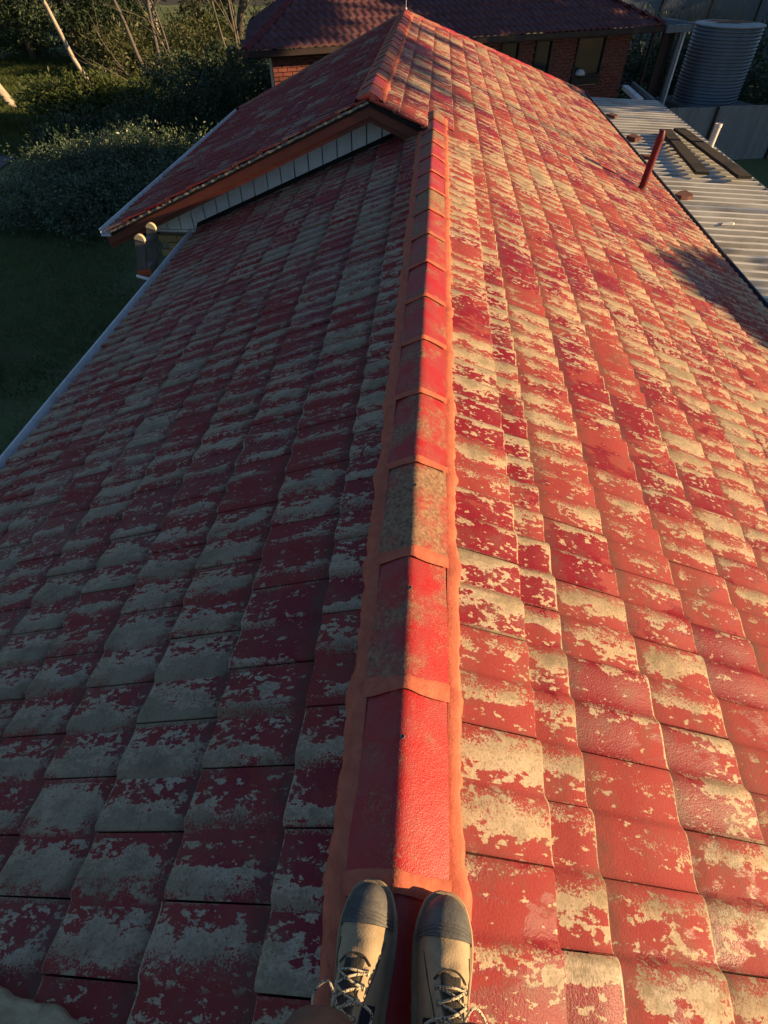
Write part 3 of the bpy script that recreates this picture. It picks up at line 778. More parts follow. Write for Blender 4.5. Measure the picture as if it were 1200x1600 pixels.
scrap(4.26, 16.15, .26, .34, .06, .3, 'brown tile scrap beside the gutter, farthest along the carport roof', seed=1)
scrap(4.30, 14.1, .30, .30, .08, .9, 'dark tile scrap beside the gutter just left of the two planks', seed=2)
scrap(4.24, 12.75, .22, .26, .05, .1, 'small tile scrap beside the gutter right behind the red pipe', seed=3)
scrap(4.27, 10.45, .40, .30, .07, .5, 'dark red tile scrap beside the gutter, nearest to the viewer', seed=4)
scrap(4.60, 9.30, .22, .07, .03, .1, 'small white scrap lying alone on the near part of ribbed roof', 'whitepipe', 5)

# ------------------------------------------------------------------ the house behind
FA = V3((-4.52, 16.4, 0)); FANG = R(27.2); FL = 12.68; EZ = -.65
fd = V3((math.cos(FANG), math.sin(FANG), 0)); fn = V3((-fd.y, fd.x, 0))
def fw(x, y, z): return FA + fd*x + fn*y + V3((0, 0, z))
fh = thing('brick_house', 'dark red brick house with brown tiled hip roof behind the sunlit roof', 'house', fw(6, 4, GZ))
FT = math.tan(R(23))
# tiled planes as rolled courses; the left side of the plan is skewed
d2 = V3((-.22, .975, 0)).normalized(); FRUN = 2.7; FD = 2*FRUN; XOFF = d2.dot(fd)/d2.dot(fn)*FD
def far_roof(which):
    V = []; F = []; gauge = .30; NP = 6; per = .21
    for c in range(int(FRUN/gauge)):
        d0, d1 = c*gauge, (c+1)*gauge
        Lr = FL-2*d0*.98 if which in ('front', 'rear') else FD-2*d0
        n = max(2, int(Lr/per*NP)); base = len(V)
        for i in range(n+1):
            x = Lr*i/n; ph = (x/per) % 1
            h = .036*(.5-.5*math.cos(2*math.pi*ph))**.8
            for dd, hh in ((d0, h-.02), (d0+.001, h+.028), (d1+.03, h)):
                z = EZ+dd*FT+hh
                if which == 'front': p = fw(d0*.98+x, dd, z)
                elif which == 'rear': p = fw(XOFF+d0*.98+x*(Lr-XOFF)/Lr, FD-dd, z)
                elif which == 'left': p = fw(dd, dd, z)+d2*x
                else: p = fw(FL-dd, d0+x, z)
                V.append(p)
        for i in range(n):
            for j in range(2):
                f = (base+i*3+j, base+(i+1)*3+j, base+(i+1)*3+j+1, base+i*3+j+1)
                F.append(f if which in ('front', 'right') else f[::-1])
    me = raw_mesh('roof_tiles', V, F, True)
    try: me.set_sharp_from_angle(angle=R(40))
    except Exception: pass
    return link('roof_tiles', me, M['far_tile'], fh, 'stuff')
for w_ in ('front', 'rear', 'left', 'right'): far_roof(w_)
for sx in (0, 1):
    for i in range(8):
        a, b = i*.33, i*.33+.36
        xa, xb = (a, b) if sx == 0 else (FL-a, FL-b)
        cap_piece(fw(xa, a, EZ+a*FT+.075), fw(xb, b, EZ+b*FT+.075), .12, .055, .010, 0, 700+i, nseg=2).build('hip_cap', M['far_hip'], fh, True, angle=25)
for i in range(18):
    xa = FRUN+i*.40
    cap_piece(fw(xa, FRUN, EZ+FRUN*FT+.06), fw(xa+.43, FRUN, EZ+FRUN*FT+.06), .12, .055, .010, 0, 760+i, nseg=2).build('ridge_cap', M['far_hip'], fh, True, angle=25)
mb = MB().box(fw(FL/2, .01, EZ-.075), (FL+.12, .09, .115), rz=FANG); mb.build('gutter', M['brown_trim'], fh)
mb = MB().box(fw(0, 0, EZ-.075)+d2*FD*.5, (.09, FD, .115), rz=math.atan2(d2.y, d2.x)-math.pi/2); mb.build('gutter', M['brown_trim'], fh)
MB().box(fw(FL/2, .30, EZ-.15), (FL-.1, .50, .03), rz=FANG).build('soffit', M['brown_trim'], fh)
WO = .50
wall_f = MB().box(fw(6.36, WO+.16, (EZ-.17+GZ)/2), (11.22, .24, EZ-.17-GZ), rz=FANG).build('front_wall', M['mortar_pale'], fh)
MB().box(fw(.90, .6, (EZ-.17+GZ)/2)+d2*2.1, (.24, 4.0, EZ-.17-GZ), rz=math.atan2(d2.y, d2.x)-math.pi/2).build('side_wall', M['far_brick'], fh)
MB().box(fw(11.85, 2.7, (EZ-.17+GZ)/2), (.24, 3.9, EZ-.17-GZ), rz=FANG).build('side_wall', M['far_brick'], fh)
wins = [(7.36, 7.98, -1.75), (8.52, 9.10, -1.72), (9.98, 11.02, -1.80)]
for (x0, x1, zb_) in wins:
    zt = EZ-.20; zm = (zt+zb_)/2; xm = (x0+x1)/2
    fr = MB()
    for xx in (x0+.025, x1-.025): fr.box(fw(xx, WO+.0, zm), (.05, .10, zt-zb_), rz=FANG)
    for zq in (zt-.025, zb_+.025): fr.box(fw(xm, WO+.0, zq), (x1-x0-.1, .10, .05), rz=FANG)
    wo_ = fr.build('window', M['brown_trim'], fh)
    MB().box(fw(xm, WO+.012, zm), (x1-x0-.09, .012, zt-zb_-.09), rz=FANG).build('pane', M['glass'], wo_)
    MB().box(fw(xm, WO-.03, zb_-.09), (x1-x0+.04, .16, .17), rz=FANG).build('sill', M['far_brick'] if x0 < 9 else M['brown_trim'], wo_)
    if x0 > 9.5:
        mb = MB(); c = fw(x0+.30, WO-.008, zb_+.06); mb.lathe(c, [(.17, 0), (.16, .05), (.12, .10), (.05, .13), (.01, .135)], 14); mb.build('white_bundle', M['cloth_white'], wo_, True)
bx_, bz_ = .240, .086
bshared = MB().box((0, 0, 0), (.23, .08, .068)).build('brick', M['far_brick'], wall_f)
first = True; spare = MB(); nb = 0
for row in range(30):
    z = EZ-.215-row*bz_
    if z < -3.0: break
    cuts = [(x0, x1) for x0, x1, zb_ in wins if z > zb_-.19]
    segs = []; e = .76
    for x0, x1 in cuts: segs.append((e, x0-.005)); e = x1+.005
    segs.append((e, 11.95))
    for e0, e1 in segs:
        x = e0
        w0 = .11 if row % 2 else .23
        while x < e1-.04:
            wb = min(w0, e1-x); w0 = .23; xm = x+wb/2
            p = fw(xm, WO+.015+random.uniform(-.003, .003), z)
            near = (xm > 9.0 and z > -2.35) or (xm < 2.1 and z > -1.75)
            if near and nb < 300:
                c = bshared if first else bshared.copy()
                if not first: COL.objects.link(c)
                first = False; c.location = p; c.rotation_euler = (0, 0, FANG); c.scale = (wb/.23, 1, 1); nb += 1
            else: spare.box(p, (wb, .08, .068), rz=FANG)
            x += wb+.017
spare.build('brickwork', M['far_brick'], wall_f, kind='stuff')
# flat verandah roof at the right end
va = thing('verandah', 'flat blue grey metal verandah roof with posts at the end of brick house', 'verandah', fw(13, 1, GZ))
def vbox(x0, x1, y0, y1, z0, z1, name, mat): MB().box(fw((x0+x1)/2, (y0+y1)/2, (z0+z1)/2), (x1-x0, y1-y0, z1-z0), rz=FANG).build(name, M[mat], va)
vbox(12.70, 13.62, -.05, 5.4, EZ-.045, EZ-.01, 'roof_sheet', 'bluemetal')
for i in range(4): vbox(12.78+i*.26, 12.81+i*.26, -.04, 5.4, EZ-.01, EZ+.02, 'rib', 'bluemetal')
vbox(12.66, 13.66, -.13, -.05, EZ-.17, EZ+.0, 'fascia', 'bluemetal')
vbox(13.62, 13.70, -.13, 5.4, EZ-.17, EZ+.03, 'fascia', 'bluemetal')
vbox(13.35, 13.44, -.02, .07, GZ, EZ-.17, 'post', 'bluemetal'); vbox(13.50, 13.56, -.02, .05, GZ, EZ-.17, 'downpipe', 'gutter')
vbox(12.30, 12.37, -.02, .06, GZ, EZ-.17, 'post', 'brown_trim')
vbox(12.95, 13.4, .25, .30, GZ, EZ-.17, 'screen', 'brown_trim')

# ------------------------------------------------------------------ water tank and fences
TC = (9.15, 23.6)
wt = thing('water_tank', 'large round corrugated blue grey water tank with rusty top', 'water tank', (TC[0], TC[1], GZ))
TZ0, TZ1, TR = -2.70, -.75, 1.0
pr = []; n = 22*6
for i in range(n+1):
    a = i/n; pr.append((TR+.022*math.cos(2*math.pi*a*22), TZ0+(TZ1-TZ0)*a))
MB().lathe((TC[0], TC[1], 0), pr, 64, False).build('tank_wall', M['tank'], wt, True)
MB().lathe((TC[0], TC[1], TZ1), [(TR+.03, -.01), (TR+.045, .01), (TR+.03, .03), (TR-.01, .03), (TR*.6, .055), (.01, .075)], 64, False).build('tank_lid', M['tanktop'], wt, True, angle=40)
pts = [(TC[0]+.05+.72*(1+.18*math.sin(3*a+1)+.1*math.sin(5*a))*math.cos(a), TC[1]+.12+.5*(1+.15*math.sin(2*a)+.12*math.sin(7*a))*math.sin(a)) for a in [2*math.pi*i/36 for i in range(36)]]
V = [(x, y, TZ1+.030+.045*max(0, 1-math.hypot(x-TC[0], y-TC[1])/TR)+.012) for x, y in pts] + [(TC[0]+.05, TC[1]+.12, TZ1+.092)]
MB().add(V, [(i, (i+1) % 36, 36) for i in range(36)]).build('rust_patch', M['rust'], wt)
MB().box((TC[0], TC[1], TZ0-.09), (2.35, 2.35, .18), rz=FANG).build('slab', M['concrete'], wt)
pl_ = MB().box((TC[0], TC[1], (TZ0-.18+GZ)/2), (2.2, 2.2, TZ0-.18-GZ), rz=FANG).build('plinth', M['far_brick'], wt)

def corr_fence(name, label, p0, p1, z0, z1, mat, sheetw=.78, pitch=.076):
    p0, p1 = V3((*p0, 0)), V3((*p1, 0)); d = p1-p0; L = d.length; t = d.normalized(); nrm = V3((-t.y, t.x, 0))
    th = thing(name, label, 'fence', V3((p0+p1)/2)+V3((0, 0, z0))); s_ = 0; k = 0
    while s_ < L-.05:
        e = min(L, s_+sheetw); m = int((e-s_)/pitch*4)+1; V = []; dz = random.uniform(-.02, .02)
        for i in range(m+1):
            q = s_+(e-s_)*i/m; off = .014*math.sin(2*math.pi*q/pitch)+.004*(k % 2)
            for z in (z0, z1+dz): V.append(p0+t*q+nrm*off+V3((0, 0, z)))
        MB().add(V, [(2*i, 2*i+2, 2*i+3, 2*i+1) for i in range(m)]).build('sheet', M[mat], th, True); s_ = e; k += 1
    s_ = 0
    while s_ < L+.1:
        c = p0+t*s_-nrm*.05; MB().box(c+V3((0, 0, (z0+z1)/2-.02)), (.06, .06, z1-z0+.06), rz=math.atan2(t.y, t.x)).build('post', M['darkwood'], th); s_ += 2.34
    for zr_ in (z0+.25, z1-.12):
        c = (p0+p1)/2+nrm*.05; MB().box(c+V3((0, 0, zr_)), (L, .05, .07), rz=math.atan2(t.y, t.x)).build('rail', M['darkwood'], th)
    return th
corr_fence('corrugated_fence', 'grey corrugated metal fence below the water tank', (6.3, 20.3), (14.6, 22.3), GZ, -2.36, 'fence')
corr_fence('corrugated_fence', 'far corrugated metal fence behind the water tank', (7.5, 33), (26, 37), GZ, -.4, 'fence')

# ------------------------------------------------------------------ vegetation
def leaves(blobs, n, size, seed, clump=.35, narrow=.45, droop=0., shell=.45):
    """leaf quads gathered in clumps through a set of ellipsoids (cx,cy,cz,rx,ry,rz)"""
    g = np.random.default_rng(seed); B = np.array(blobs, float); vol = B[:, 3]*B[:, 4]*B[:, 5]
    nc = max(8, n//26)
    bi = g.choice(len(B), nc, p=vol/vol.sum()); d = g.standard_normal((nc, 3)); d /= np.linalg.norm(d, axis=1)[:, None]
    r = (shell+(1-shell)*g.random(nc)**.6)*(1+.18*g.standard_normal(nc))
    cc = B[bi, :3]+d*r[:, None]*B[bi, 3:]
    ci = g.integers(0, nc, n); cs = clump*g.uniform(.5, 1.3, nc)
    p = cc[ci]+g.standard_normal((n, 3))*cs[ci][:, None]*np.array([1, 1, .8])*.55
    ax = g.standard_normal((n, 3)); ax[:, 2] = ax[:, 2]*.7 - droop; ax += d[ci]*.8; ax /= np.linalg.norm(ax, axis=1)[:, None]
    sd = np.cross(ax, g.standard_normal((n, 3))); sd /= np.linalg.norm(sd, axis=1)[:, None]
    L = size*g.uniform(.6, 1.4, n)[:, None]; W_ = L*narrow*.5
    mid_ = p+ax*L*.5
    V = np.stack([p, mid_+sd*W_, p+ax*L, mid_-sd*W_], 1).reshape(-1, 3)
    V[:, 2] = np.maximum(V[:, 2], GZ+.02)
    return V, np.arange(4*n).reshape(-1, 4)
def limb(mb, p0, d, L, r0, depth, g, spread=.5, k=6, up=.15):
    pts = [V3(p0)]; rr = [r0]; d = V3(d).normalized(); n = 5
    for i in range(n):
        d = (d+V3((g.gauss(0, .10), g.gauss(0, .10), g.gauss(0, .06)+up*.1))).normalized()
        pts.append(pts[-1]+d*L/n); rr.append(r0*(1-.62*(i+1)/n))
    mb.tube(pts, rr, k)
    if depth > 0:
        for i in range(g.randint(2, 4)):
            q = pts[g.randint(2, n)]; dd = (d+V3((g.gauss(0, spread), g.gauss(0, spread), g.gauss(0, spread*.5)+.12))).normalized()
            limb(mb, q, dd, L*g.uniform(.45, .75), r0*.45, depth-1, g, spread, max(4, k-1), up)
def tree(name, label, cat, base, trunks, blobs, n, size, leaf, bark, seed, group=None, **kw):
    th = thing(name, label, cat, base, group); g = random.Random(seed)
    mb = MB()
    for (d, L, r, dep) in trunks:
        limb(mb, V3(base)-V3((0, 0, .1))+V3((g.uniform(-.1, .1), g.uniform(-.1, .1), 0)), d, L, r, dep, g)
    if trunks: mb.build('trunk', M[bark], th, True)
    if n:
        bl_ = [(base[0]+b[0], base[1]+b[1], base[2]+b[2], *b[3:]) for b in blobs]
        V, Q = leaves(bl_, n, size, seed, **kw); link('crown', fast_mesh('crown', V, Q), M[leaf], th)
    return th
up = (0, 0, 1)
# hedge beside the lawn
tree('hedge_bush', 'big dark glossy hedge bush beyond the lawn by the left gable', 'bush', (-8.2, 15.2, GZ), [(up, 1.1, .06, 2), ((.5, .2, 1), 1.0, .05, 2), ((-.5, .1, 1), 1.0, .05, 2)],
     [(-1.5, -1.0, .45, 1.3, 1.1, .55), (.2, -1.3, .55, 1.4, 1.2, .62), (1.8, -.9, .6, 1.3, 1.2, .62), (-.9, .4, .72, 1.5, 1.1, .66), (.8, .5, .85, 1.3, 1.2, .66), (2.1, .6, .85, 1.2, 1.1, .62), (.2, 1.7, .85, 1.5, .9, .60)], 52000, .085, 'leaf_bush', 'bark', 21, clump=.26, narrow=.42, shell=.55)
tree('hedge_bush', 'rounded dark bush at the grey path, left of the big hedge', 'bush', (-10.4, 16.9, GZ), [(up, .6, .04, 1)], [(0, 0, .35, .8, .9, .42), (.7, .8, .45, .9, .9, .5)], 9000, .09, 'leaf_bush', 'bark', 22, clump=.25, shell=.55)
tree('shrub', 'yellow green leafy shrub standing before the sunlit lawn', 'shrub', (-12.6, 23.4, GZ), [(up, 1.3, .05, 2), ((.4, 0, 1), 1.2, .04, 2), ((-.5, .1, 1), 1.2, .04, 2)], [(-1.0, 0, .85, .9, .9, .65), (.4, .2, .8, 1.2, 1.0, .7), (1.7, .2, .6, 1.0, 1.0, .6)], 13000, .17, 'leaf_lime', 'bark', 23, clump=.38, narrow=.36)
tree('shrub', 'low dark shrub between the hedge and the yellow green shrub', 'shrub', (-10.4, 20.0, GZ), [(up, .8, .05, 1)], [(-1.2, 0, .45, 1.2, 1.0, .55), (.8, .3, .55, 1.4, 1.1, .65)], 14000, .12, 'leaf_dark', 'bark', 24, clump=.3)
tree('shrub', 'very dark shrub filling the gap beside the back roof eave', 'shrub', (-7.0, 20.8, GZ), [(up, 1.5, .06, 2)], [(-1.2, .2, .9, 1.6, 1.4, 1.2), (1.2, .2, 1.0, 1.6, 1.5, 1.2), (.2, 1.8, 1.2, 2.0, 1.5, 1.3)], 18000, .12, 'leaf_dark', 'bark', 25, clump=.3)
tree('shrub', 'dark shrub under the bare tree, beside the brick house corner', 'shrub', (-7.6, 26.2, GZ), [(up, 1.3, .05, 2), ((.4, .1, 1), 1.4, .04, 2)], [(-1.8, 0, .8, 1.8, 1.3, 1.1), (.8, .3, .9, 1.8, 1.3, 1.2), (2.6, -.8, .8, 1.5, 1.3, 1.1)], 16000, .13, 'leaf_dark', 'bark', 26, clump=.35)
# bare trees
tree('bare_tree', 'leafless grey tree forking low with long branches spreading to the left', 'tree', (-10.4, 26.0, GZ), [((-.42, .05, 1), 5.2, .10, 3), ((-.15, .2, 1), 5.4, .09, 3), ((-.75, -.1, .55), 2.6, .055, 2), ((.25, .3, 1), 4.6, .06, 3)], [], 0, .1, 'leaf_dark', 'bark', 31, 'bare trees at the edge of the garden')
tree('bare_tree', 'slender leafless tree with several upright pale stems near the brick house', 'tree', (-8.2, 29.0, GZ), [((-.25, 0, 1), 5.5, .07, 2), ((-.12, .1, 1), 5.6, .06, 2), ((.02, .1, 1), 5.2, .055, 2), ((.5, -.1, .5), 1.8, .03, 1)], [], 0, .1, 'leaf_dark', 'bark', 32, 'bare trees at the edge of the garden')
# large dark tree at the top left
tree('evergreen_tree', 'large dark evergreen with foliage hanging over the sunlit lawn', 'tree', (-19.0, 36.0, GZ), [((.05, 0, 1), 9, .22, 2)], [(-2.5, -1.2, 2.9, 2.6, 1.8, 1.4), (.6, -1.4, 2.7, 2.6, 1.6, 1.5), (3.4, -.8, 2.7, 2.2, 1.5, 1.6), (-4.6, -1.2, 3.0, 2.4, 1.6, 1.5), (0, 0, 5.6, 3.4, 2.6, 2.2), (-3.6, -.6, 3.6, 2.0, 2.0, 1.6)], 34000, .19, 'leaf_dark', 'bark', 33, clump=.5, narrow=.3, droop=.5)
tree('gum_tree', 'pale leaning gum trunk on the sunlit lawn at the left edge', 'tree', (-17.2, 26.3, GZ), [((-.62, .15, 1), 8.5, .19, 1)], [(-6.2, 1.4, 8.4, 2.4, 2.2, 1.4)], 5000, .22, 'leaf_gum', 'bark_pale', 34, droop=.6, narrow=.25)
tree('gum_tree', 'slim pale gum trunk rising out of the dark evergreen', 'tree', (-14.2, 27.8, GZ), [((-.35, .1, 1), 8.5, .10, 1)], [(-2.8, .9, 7.6, 2.2, 2.0, 1.6)], 5000, .22, 'leaf_gum', 'bark_pale', 35, droop=.6, narrow=.25)
# the wood beyond the garden
gg = random.Random(77)
wood = [(-29, 38), (-25.5, 42), (-22, 37), (-20.5, 46), (-17.6, 39), (-15.8, 48), (-14.2, 36), (-12.6, 43), (-10.6, 37), (-9.2, 47), (-7.8, 39.5), (-5.6, 45), (-4.0, 37.5), (-2.2, 50), (0, 42)]
ORD = 'first second third fourth fifth sixth seventh eighth ninth tenth eleventh twelfth thirteenth fourteenth fifteenth'.split()
wood.sort(key=lambda q: q[0]/q[1])
words = ['with a slim pale trunk', 'with twin grey stems', 'with a thick straight trunk', 'with low hanging foliage', 'with a crooked trunk']
for i, (x, y) in enumerate(wood):
    k_ = i % 5; trunks = [((gg.uniform(-.15, .15), gg.uniform(-.1, .1), 1), 11, gg.uniform(.12, .24), 1)]
    if k_ == 1: trunks = [((-.12, 0, 1), 10, .12, 1), ((.12, .05, 1), 10, .11, 1)]
    low = 1.5 if k_ == 3 else 2.6
    tree('gum_tree', 'gum tree %s in the wood behind garden, %s from left' % (words[k_], ORD[i]), 'tree', (x, y, GZ), trunks,
         [(0, 0, low+2.8, 2.3, 2.3, 1.8), (gg.uniform(-1.6, 1.6), gg.uniform(-1, 1), low+1.2, 1.5, 1.5, 1.1), (gg.uniform(-1, 1), gg.uniform(-1, 1), low+5.2, 2.6, 2.6, 2.0)], 7500, .26, 'leaf_gum' if k_ != 2 else 'leaf_lime', 'bark_pale' if k_ in (0, 1, 4) else 'bark', 200+i, 'gum trees in the wood behind the garden', droop=.6, narrow=.28, clump=.55)
und = [(-27, 36), (-23.5, 39), (-20, 40.5), (-16.5, 36.5), (-13.6, 40.5), (-11.8, 34.5), (-9.4, 42.5), (-6.8, 36), (-4.8, 41), (-2.4, 38), (-15, 33), (-18.6, 43.5)]
und.sort(key=lambda q: q[0]/q[1])
for i, (x, y) in enumerate(und):
    tree('understorey_shrub', '%s under the gum trees behind the garden, %s from the left' % (('tangled olive shrub', 'bright yellow green shrub', 'dark shrub')[i % 3], ORD[i]), 'shrub', (x, y, GZ), [(up, 1.4, .04, 1)], [(gg.uniform(-.6, .6), 0, .9, 1.7, 1.3, 1.1), (gg.uniform(-1.5, 1.5), .4, .7, 1.3, 1.2, .9)], 5200, .2, ('leaf_gum', 'leaf_lime', 'leaf_dark')[i % 3], 'bark', 300+i, 'understorey shrubs below the gum trees', narrow=.3, clump=.5)
# right of the tank
tree('hedge_bush', 'dark green bush mound right of the water tank', 'bush', (12.6, 24.6, GZ), [(up, 1.4, .06, 1)], [(-.8, 0, 1.2, 1.5, 1.4, 1.2), (1.2, .2, 1.4, 1.7, 1.5, 1.3), (0, 2, 1.6, 2.2, 1.6, 1.3)], 15000, .14, 'leaf_bush', 'bark', 41, clump=.32)
tree('hedge_bush', 'overgrown bush seen between brick house and verandah post', 'bush', (9.6, 27.6, GZ), [(up, 1.4, .06, 1)], [(-1.2, 0, 1.2, 1.6, 1.4, 1.3), (1.2, .6, 1.2, 1.6, 1.4, 1.3)], 9000, .15, 'leaf_dark', 'bark', 42, clump=.35)
V, Q = [], None
def reeds(c, n, h, seed, rad):
    g = np.random.default_rng(seed); a = g.uniform(0, 6.28, n); r = rad*np.sqrt(g.random(n)); b = np.stack([c[0]+r*np.cos(a), c[1]+r*np.sin(a), np.full(n, c[2])], -1)
    l = g.normal(0, .22, (n, 2))*h; hh = h*g.uniform(.6, 1.1, n); t_ = b+np.stack([l[:, 0], l[:, 1], hh], -1); aa = g.uniform(0, 6.28, n)
    d = np.stack([np.cos(aa), np.sin(aa), 0*aa], -1)*.012; return np.stack([b-d, b+d, t_], 1).reshape(-1, 3), np.arange(3*n).reshape(-1, 3)
V, Q = reeds((11.3, 31.2, GZ), 1500, 3.2, 5, 1.5)
o = thing('dry_reeds', 'pale dry reeds standing behind the water tank', 'reeds', (11.3, 31.2, GZ)); link('stems', fast_mesh('stems', V, Q), M['leaf_dry'], o, 'stuff')
# unseen trees: one inferred from its shadow, the rest added to cast shade
def from_shadow(p, s): return (p[0]+SUNV.x*s, p[1]+SUNV.y*s, p[2]+SUNV.z*s)
c = from_shadow((3.05, 6.05, -1.16), 13)
tree('garden_tree', 'small leafy tree standing on the sunny side, shading the roof edge', 'tree', (c[0]+.3, c[1], GZ), [(up, c[2]-GZ+.2, .09, 2)],
     [(-.3, -.1, c[2]-GZ-.26, .75, .85, .36), (0, -.35, c[2]-GZ-.95, .9, 1.1, .6), (.1, .75, c[2]-GZ-.48, .6, .55, .28), (0, -.9, c[2]-GZ-.45, .6, .7, .34)], 10500, .15, 'leaf_dark', 'bark', 51, clump=.22)
sh = [((-3, 20.2, .2), 27), ((1.0, 21.6, .3), 25), ((6.2, 23.2, .2), 21), ((8.8, 25.0, .1), 24), ((12, 27, .4), 22), ((9, 30.4, .8), 26), ((12, 34, 1.0), 24), ((15, 38, 1.0), 24)]  # added unseen trees that keep the sun off brick house, tank and far fence
for i, (p, s_) in enumerate(sh):
    c = from_shadow(p, s_); H = c[2]-GZ
    tree('shade_tree', 'tall dense tree on the sunny side beyond the carport, %s of its row' % ORD[i], 'tree', (c[0], c[1], GZ), [(up, H, .2, 1)], [(0, 0, H*.74, 2.3, 2.1, H*.23), (.3, .5, H*.5, 2.5, 2.1, H*.26), (0, -.2, H*.22, 2.2, 2.0, H*.2)], 6500, .42, 'leaf_dark', 'bark', 400+i, 'tall trees on the sunny side', clump=.5, narrow=.6)
c = from_shadow((-4.6, 17.3, -.1), 27.5)
tree('shade_tree', 'flat-topped thin tree on the sunny side, nearest of its row', 'tree', (c[0], c[1], GZ), [(up, c[2]-GZ, .05, 1)], [(0, 0, c[2]-GZ, 1.8, 1.9, .42)], 4200, .30, 'leaf_dark', 'bark', 450, 'tall trees on the sunny side', clump=.4, narrow=.6)  # added unseen tree, crown flattened to shade the brick house corner only
for i, (x, y, z0) in enumerate([(33, 7.6, 12.4), (34, 11.2, 12.8)]):  # added unseen gums, canopy held high to shade the hedge, not the roof
    tree('tall_gum', ['very tall gum with a high canopy, nearer of two on the sunny side', 'very tall gum with a high canopy, farther of two on the sunny side'][i], 'tree', (x, y, GZ), [(up, z0+6, .10, 1)], [(0, -2.4, z0+3.6, 2.6, 3.2, 2.0), (.4, -.6, z0+6.4, 2.5, 3.0, 1.8)], 4500, .42, 'leaf_gum', 'bark_pale', 500+i, 'tall gums with a high canopy on the sunny side', droop=.5, narrow=.5, clump=.6)

# ------------------------------------------------------------------ the person whose boots stand on the ridge
BY = [-.012, -.006, .006, .03, .06, .09, .115, .14, .165, .19, .215, .24, .262, .280, .293, .302, .308, .311]
BW = [.004, .020, .031, .037, .0385, .0385, .039, .041, .0435, .046, .048, .0475, .0445, .039, .031, .022, .012, .004]
BH = [.02, .115, .150, .168, .176, .172, .158, .134, .112, .096, .085, .078, .072, .064, .054, .043, .032, .02]
def interp(y, A): return float(np.interp(y, BY, A))
def bsurf(y, a, off=0.0):
    """boot surface: y heel->toe, a 0..pi across the foot"""
    w_, h_ = interp(y, BW)+off, interp(y, BH)+off
    ex = 2/2.5
    c, s_ = math.cos(a), math.sin(a)
    x = w_*math.copysign(abs(c)**ex, c); z = h_*abs(s_)**(.86 if h_ > .1 else .78)
    if h_ > .10: x *= 1-.20*min(1, (h_-.10)/.07)*abs(s_)**1.5
    return V3((x, y, .022+z))
def grid_patch(ys, as_, off, edge=True):
    V = []; n = len(as_)
    for i, y in enumerate(ys):
        for j, a in enumerate(as_):
            o_ = off
            if edge and (i in (0, len(ys)-1) or j in (0, n-1)): o_ = -.0015
            V.append(bsurf(y, a, o_))
    return V, [(i*n+j, i*n+j+1, (i+1)*n+j+1, (i+1)*n+j) for i in range(len(ys)-1) for j in range(n-1)]
def spline(pts, n=8):
    P = [V3(p) for p in pts]; P = [P[0]*2-P[1]]+P+[P[-1]*2-P[-2]]; out = []
    for i in range(1, len(P)-2):
        for k in range(n):
            t_ = k/n; a, b, c, d = P[i-1:i+3]
            out.append(.5*((2*b)+(c-a)*t_+(2*a-5*b+4*c-d)*t_*t_+(3*b-a-3*c+d)*t_**3))
    out.append(P[-2]); return out
person = thing('person', 'person in tan lace-up work boots and brown trousers standing on the ridge', 'person', (0, 0, -.05))
